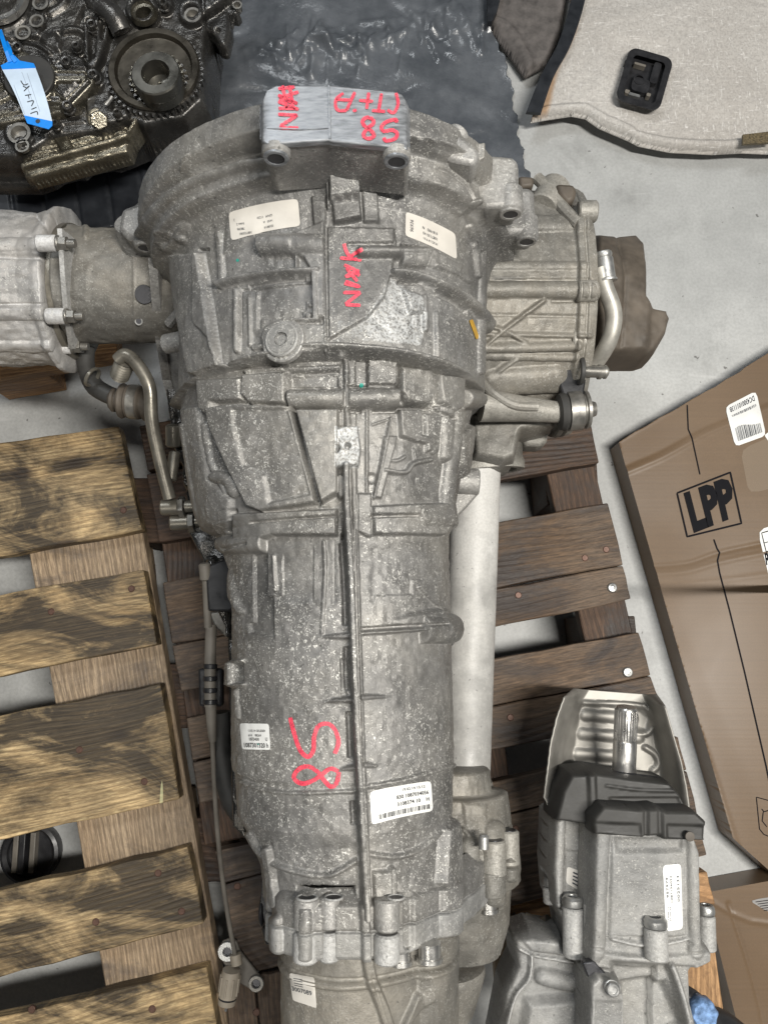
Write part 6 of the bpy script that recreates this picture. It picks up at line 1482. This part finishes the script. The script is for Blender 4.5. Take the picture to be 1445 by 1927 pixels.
vboss(1078, 1706, 1800, .290, .0105); vboss(1233, 1746, 1805, .325, .0105); vboss(1328, 1722, 1788, .275, .0085); vboss(1035, 1668, 1700, .25, .008); vboss(1112, 1700, 1790, .30, .0075, 'clean', False); vboss(1300, 1700, 1788, .29, .006, 'clean', False)
b = MB(); b.tube([X(985, 1735, .22), X(1015, 1745, .225), X(1035, 1740, .23)], .010, 14, 4); b.build("breather_stub", M['old_pipe'], sg)
for q in (((1108, 1776), (1200, 1790), (1290, 1790), (1340, 1784)), ((1110, 1812), (1180, 1824), (1240, 1826))):
    pass
b = MB(); b.prism([X(u, v, .312) for u, v in ((1236, 1800), (1262, 1806), (1290, 1860), (1308, 1930), (1312, 1990), (1296, 1990), (1286, 1930), (1262, 1862))], (0, 0, -.02)); b.build('cast_rib', M['clean'], sg, bevel=.002)
# cast figures on the left flange
SSG = Surf([body])
# black rubber mounts
def bump_block(name, pts, z, h, mat, hgt=None):
    b = MB(); b.prism([X(u, v, z) for u, v in pts], (0, 0, -h)); return b.build(name, mat, sg, bevel=.004)
rm1 = patch_cast("rubber_mount", [(1044, 1540), (1056, 1490), (1074, 1456), (1120, 1452), (1190, 1462), (1262, 1470), (1282, 1492), (1296, 1520), (1290, 1566), (1200, 1562), (1115, 1560), (1100, 1556), (1044, 1548)], lambda x, y: .305 + 0 * x,
  [('L', [(1112, 1455), (1116, 1560)], 4, 14, 6), ('A', [(1145, 1478), (1270, 1482), (1290, 1530), (1150, 1520)], -4, 10), ('R', [(1140, 1478), (1200, 1486), (1270, 1488)], 2, 5)], M['rubber'], sg, res=.0013, edge=8, drop=.035, zref=.305)
rm2 = patch_cast("rubber_mount", [(1116, 1540), (1134, 1516), (1160, 1518), (1215, 1522), (1240, 1520), (1255, 1526), (1310, 1526), (1332, 1546), (1330, 1586), (1250, 1584), (1240, 1576), (1210, 1580), (1118, 1574)], lambda x, y: .335 + 0 * x,
  [('L', [(1216, 1522), (1216, 1582)], -3, 8, 5), ('L', [(1242, 1522), (1244, 1582)], -3, 8, 5), ('A', [(1120, 1548), (1205, 1552), (1208, 1574), (1120, 1570)], -3, 5), ('A', [(1255, 1552), (1328, 1555), (1328, 1580), (1256, 1580)], -3, 5)], M['rubber'], sg, res=.0013, edge=7, drop=.022, zref=.335)
b = MB(); b.prism([X(u, v, .285) for u, v in ((1062, 1470), (1082, 1458), (1160, 1452), (1240, 1462), (1242, 1472), (1150, 1478))], (0, 0, -.02)); b.build("dust_lip", M['black'], sg, bevel=.002)
b = MB(); p = X(1297, 1574, .338); b.lathe(p, (0, 0, 1), [(0, .0045), (.0012, .0042), (.0014, .002)], 16); b.build("mount_screw", M['brown'], sg)
# splined shaft
a, c = X(1178, 1330, .283), X(1172, 1478, .268); d = (c - a).normalized(); L = (c - a).length
b = MB(); b.lathe(a, d, [(0, .0095), (.002, .0108), (L * .42, .0108), (L * .42, .0112), (L * .43, .0116), (L * .80, .0116), (L * .81, .0122), (L * .84, .0122), (L * .85, .0108), (L, .0102)], 40); b.build("output_shaft", M['steel'], sg)
b = MB(); x_, y_ = b.frame(d)
for k in range(26):
    a_ = 2 * math.pi * k / 26; o_ = (x_ * math.cos(a_) + y_ * math.sin(a_)) * .0108
    b.cyl(a + o_ + d * .003, a + o_ + d * L * .40, .0007, n=5)
b.build("splines", M['steel'], sg)
b = MB(); b.lathe(c - d * .004, d, [(0, .022), (.003, .026), (.012, .028)], 36); b.build("shaft_seal", M['black'], sg)
# pressed heat shield cupped under the shaft
prof = []
ns, nt = 90, 90
Pos = np.zeros((nt + 1, ns + 1, 3))
Ltop, Rtop = (1078, 1296), (1236, 1308)
Lp = [(1078, 1296), (1060, 1312), (1046, 1350), (1034, 1400), (1028, 1450), (1022, 1500), (1040, 1536)]
Rp = [(1236, 1308), (1252, 1330), (1270, 1392), (1282, 1432), (1292, 1480), (1297, 1515), (1297, 1530)]
for j in range(nt + 1):
    t = j / nt * 6; i0 = min(int(t), 5); f = t - i0
    lu, lv = Lp[i0][0] + (Lp[i0 + 1][0] - Lp[i0][0]) * f, Lp[i0][1] + (Lp[i0 + 1][1] - Lp[i0][1]) * f
    ru, rv = Rp[i0][0] + (Rp[i0 + 1][0] - Rp[i0][0]) * f, Rp[i0][1] + (Rp[i0 + 1][1] - Rp[i0][1]) * f
    for i in range(ns + 1):
        s_ = i / ns; a_ = abs(2 * s_ - 1)
        z = .215 + .05 * ss(np.array((a_ - .62) / .38)) * min(1, t / 1.5 + .35)
        wav = 0.35 * math.sin(j * 1.15) * (1 - ss(np.array((min(s_, 1 - s_)) / .05)))
        p = X(lu + (ru - lu) * s_ + wav * (1 if s_ < .5 else -.3), lv + (rv - lv) * s_, float(z)); Pos[j, i] = p
U_, V_ = proj(Pos[..., 0], Pos[..., 1], Pos[..., 2])
emb = relief(U_, V_, [('R', [(1100, 1345), (1190, 1352)], 2.4, 20, 5), ('R', [(1094, 1380), (1200, 1388)], 2.4, 20), ('R', [(1086, 1418), (1160, 1422)], 2.4, 20), ('R', [(1210, 1328), (1226, 1345), (1224, 1372), (1206, 1382), (1180, 1376)], 3.0, 10), ('R', [(1212, 1406), (1232, 1420), (1236, 1440), (1226, 1450)], 4.0, 10), ('R', [(1090, 1322), (1160, 1324), (1205, 1328)], 3.0, 10), ('G', [(1070, 1330), (1058, 1400), (1052, 1450)], 3.0, 7, 6), ('A', [(1195, 1330), (1222, 1350), (1216, 1376), (1196, 1370)], -2, 8)])
Pos[..., 2] += emb
hs = link("heat_shield", grid_mesh("heat_shield", Pos), M['shield'], sg, smooth=180)
m = hs.modifiers.new("solid", 'SOLIDIFY'); m.thickness = .0016; m.offset = 0
# stickers
c6 = [(1246, 1628), (1280, 1625), (1284, 1748), (1252, 1753)]
s6, q6 = sticker("part_sticker", SSG, c6, M['paper'], sg, n=6, m=14)
rd = [c6[3], c6[0], c6[1], c6[2]]      # read with the head tilted left
b = MB()
for s, x, y, w_, sz in (("957979", .50, .26, .31, .12), ("1087136022", .41, .48, .42, .11), ("0025133", .42, .88, .40, .13), ("17.MAR. 15", .14, .22, .22, .06), ("87105-24", .14, .34, .22, .06)): write(b, q6, s, rd, x, y, sz, width=w_)
b.build("print", M['greyink'], s6, smooth=180)
c7 = [(1066, 1630), (1094, 1640), (1091, 1677), (1064, 1661)]
s7, q7 = sticker("part_sticker", Surf([side]), c7, M['paper_dirty'], sg, n=6, m=6)
b = MB()
for k in range(4): quad_on(b, q7, c7, .44, .18 + k * .19, .92, .26 + k * .19)
b.build("print", M['greyink'], s7, smooth=180)
# pale blue plug cap beside it
bc = X(1312, 1895, .24)
b = MB()
vs = []; n = 32
for t, r_ in ((0, .0125), (.002, .0140), (.016, .0140), (.019, .0118)):
    for k in range(n):
        a_ = 2 * math.pi * k / n; rr = r_ * (1 - .07 * ((k // 2) % 2)); vs.append((bc.x + rr * math.cos(a_), bc.y + rr * math.sin(a_), bc.z + t))
fs = [(i * n + k, i * n + (k + 1) % n, (i + 1) * n + (k + 1) % n, (i + 1) * n + k) for i in range(3) for k in range(n)] + [tuple(range(3 * n, 4 * n))]
b.add(vs, fs); b.build("plug_cap", M['blue_cap'], sg)
b = MB(); b.tube([X(1262, 1862, .235), X(1290, 1875, .235), X(1308, 1888, .235)], .0105, 14, 4); b.build("pipe_neck", M['black'], sg)
b = MB(); b.tube([X(1290, 1930, .2), X(1345, 1925, .18), X(1395, 1960, .17)], .016, 14, 4); b.build("lower_pipe", M['black'], sg)
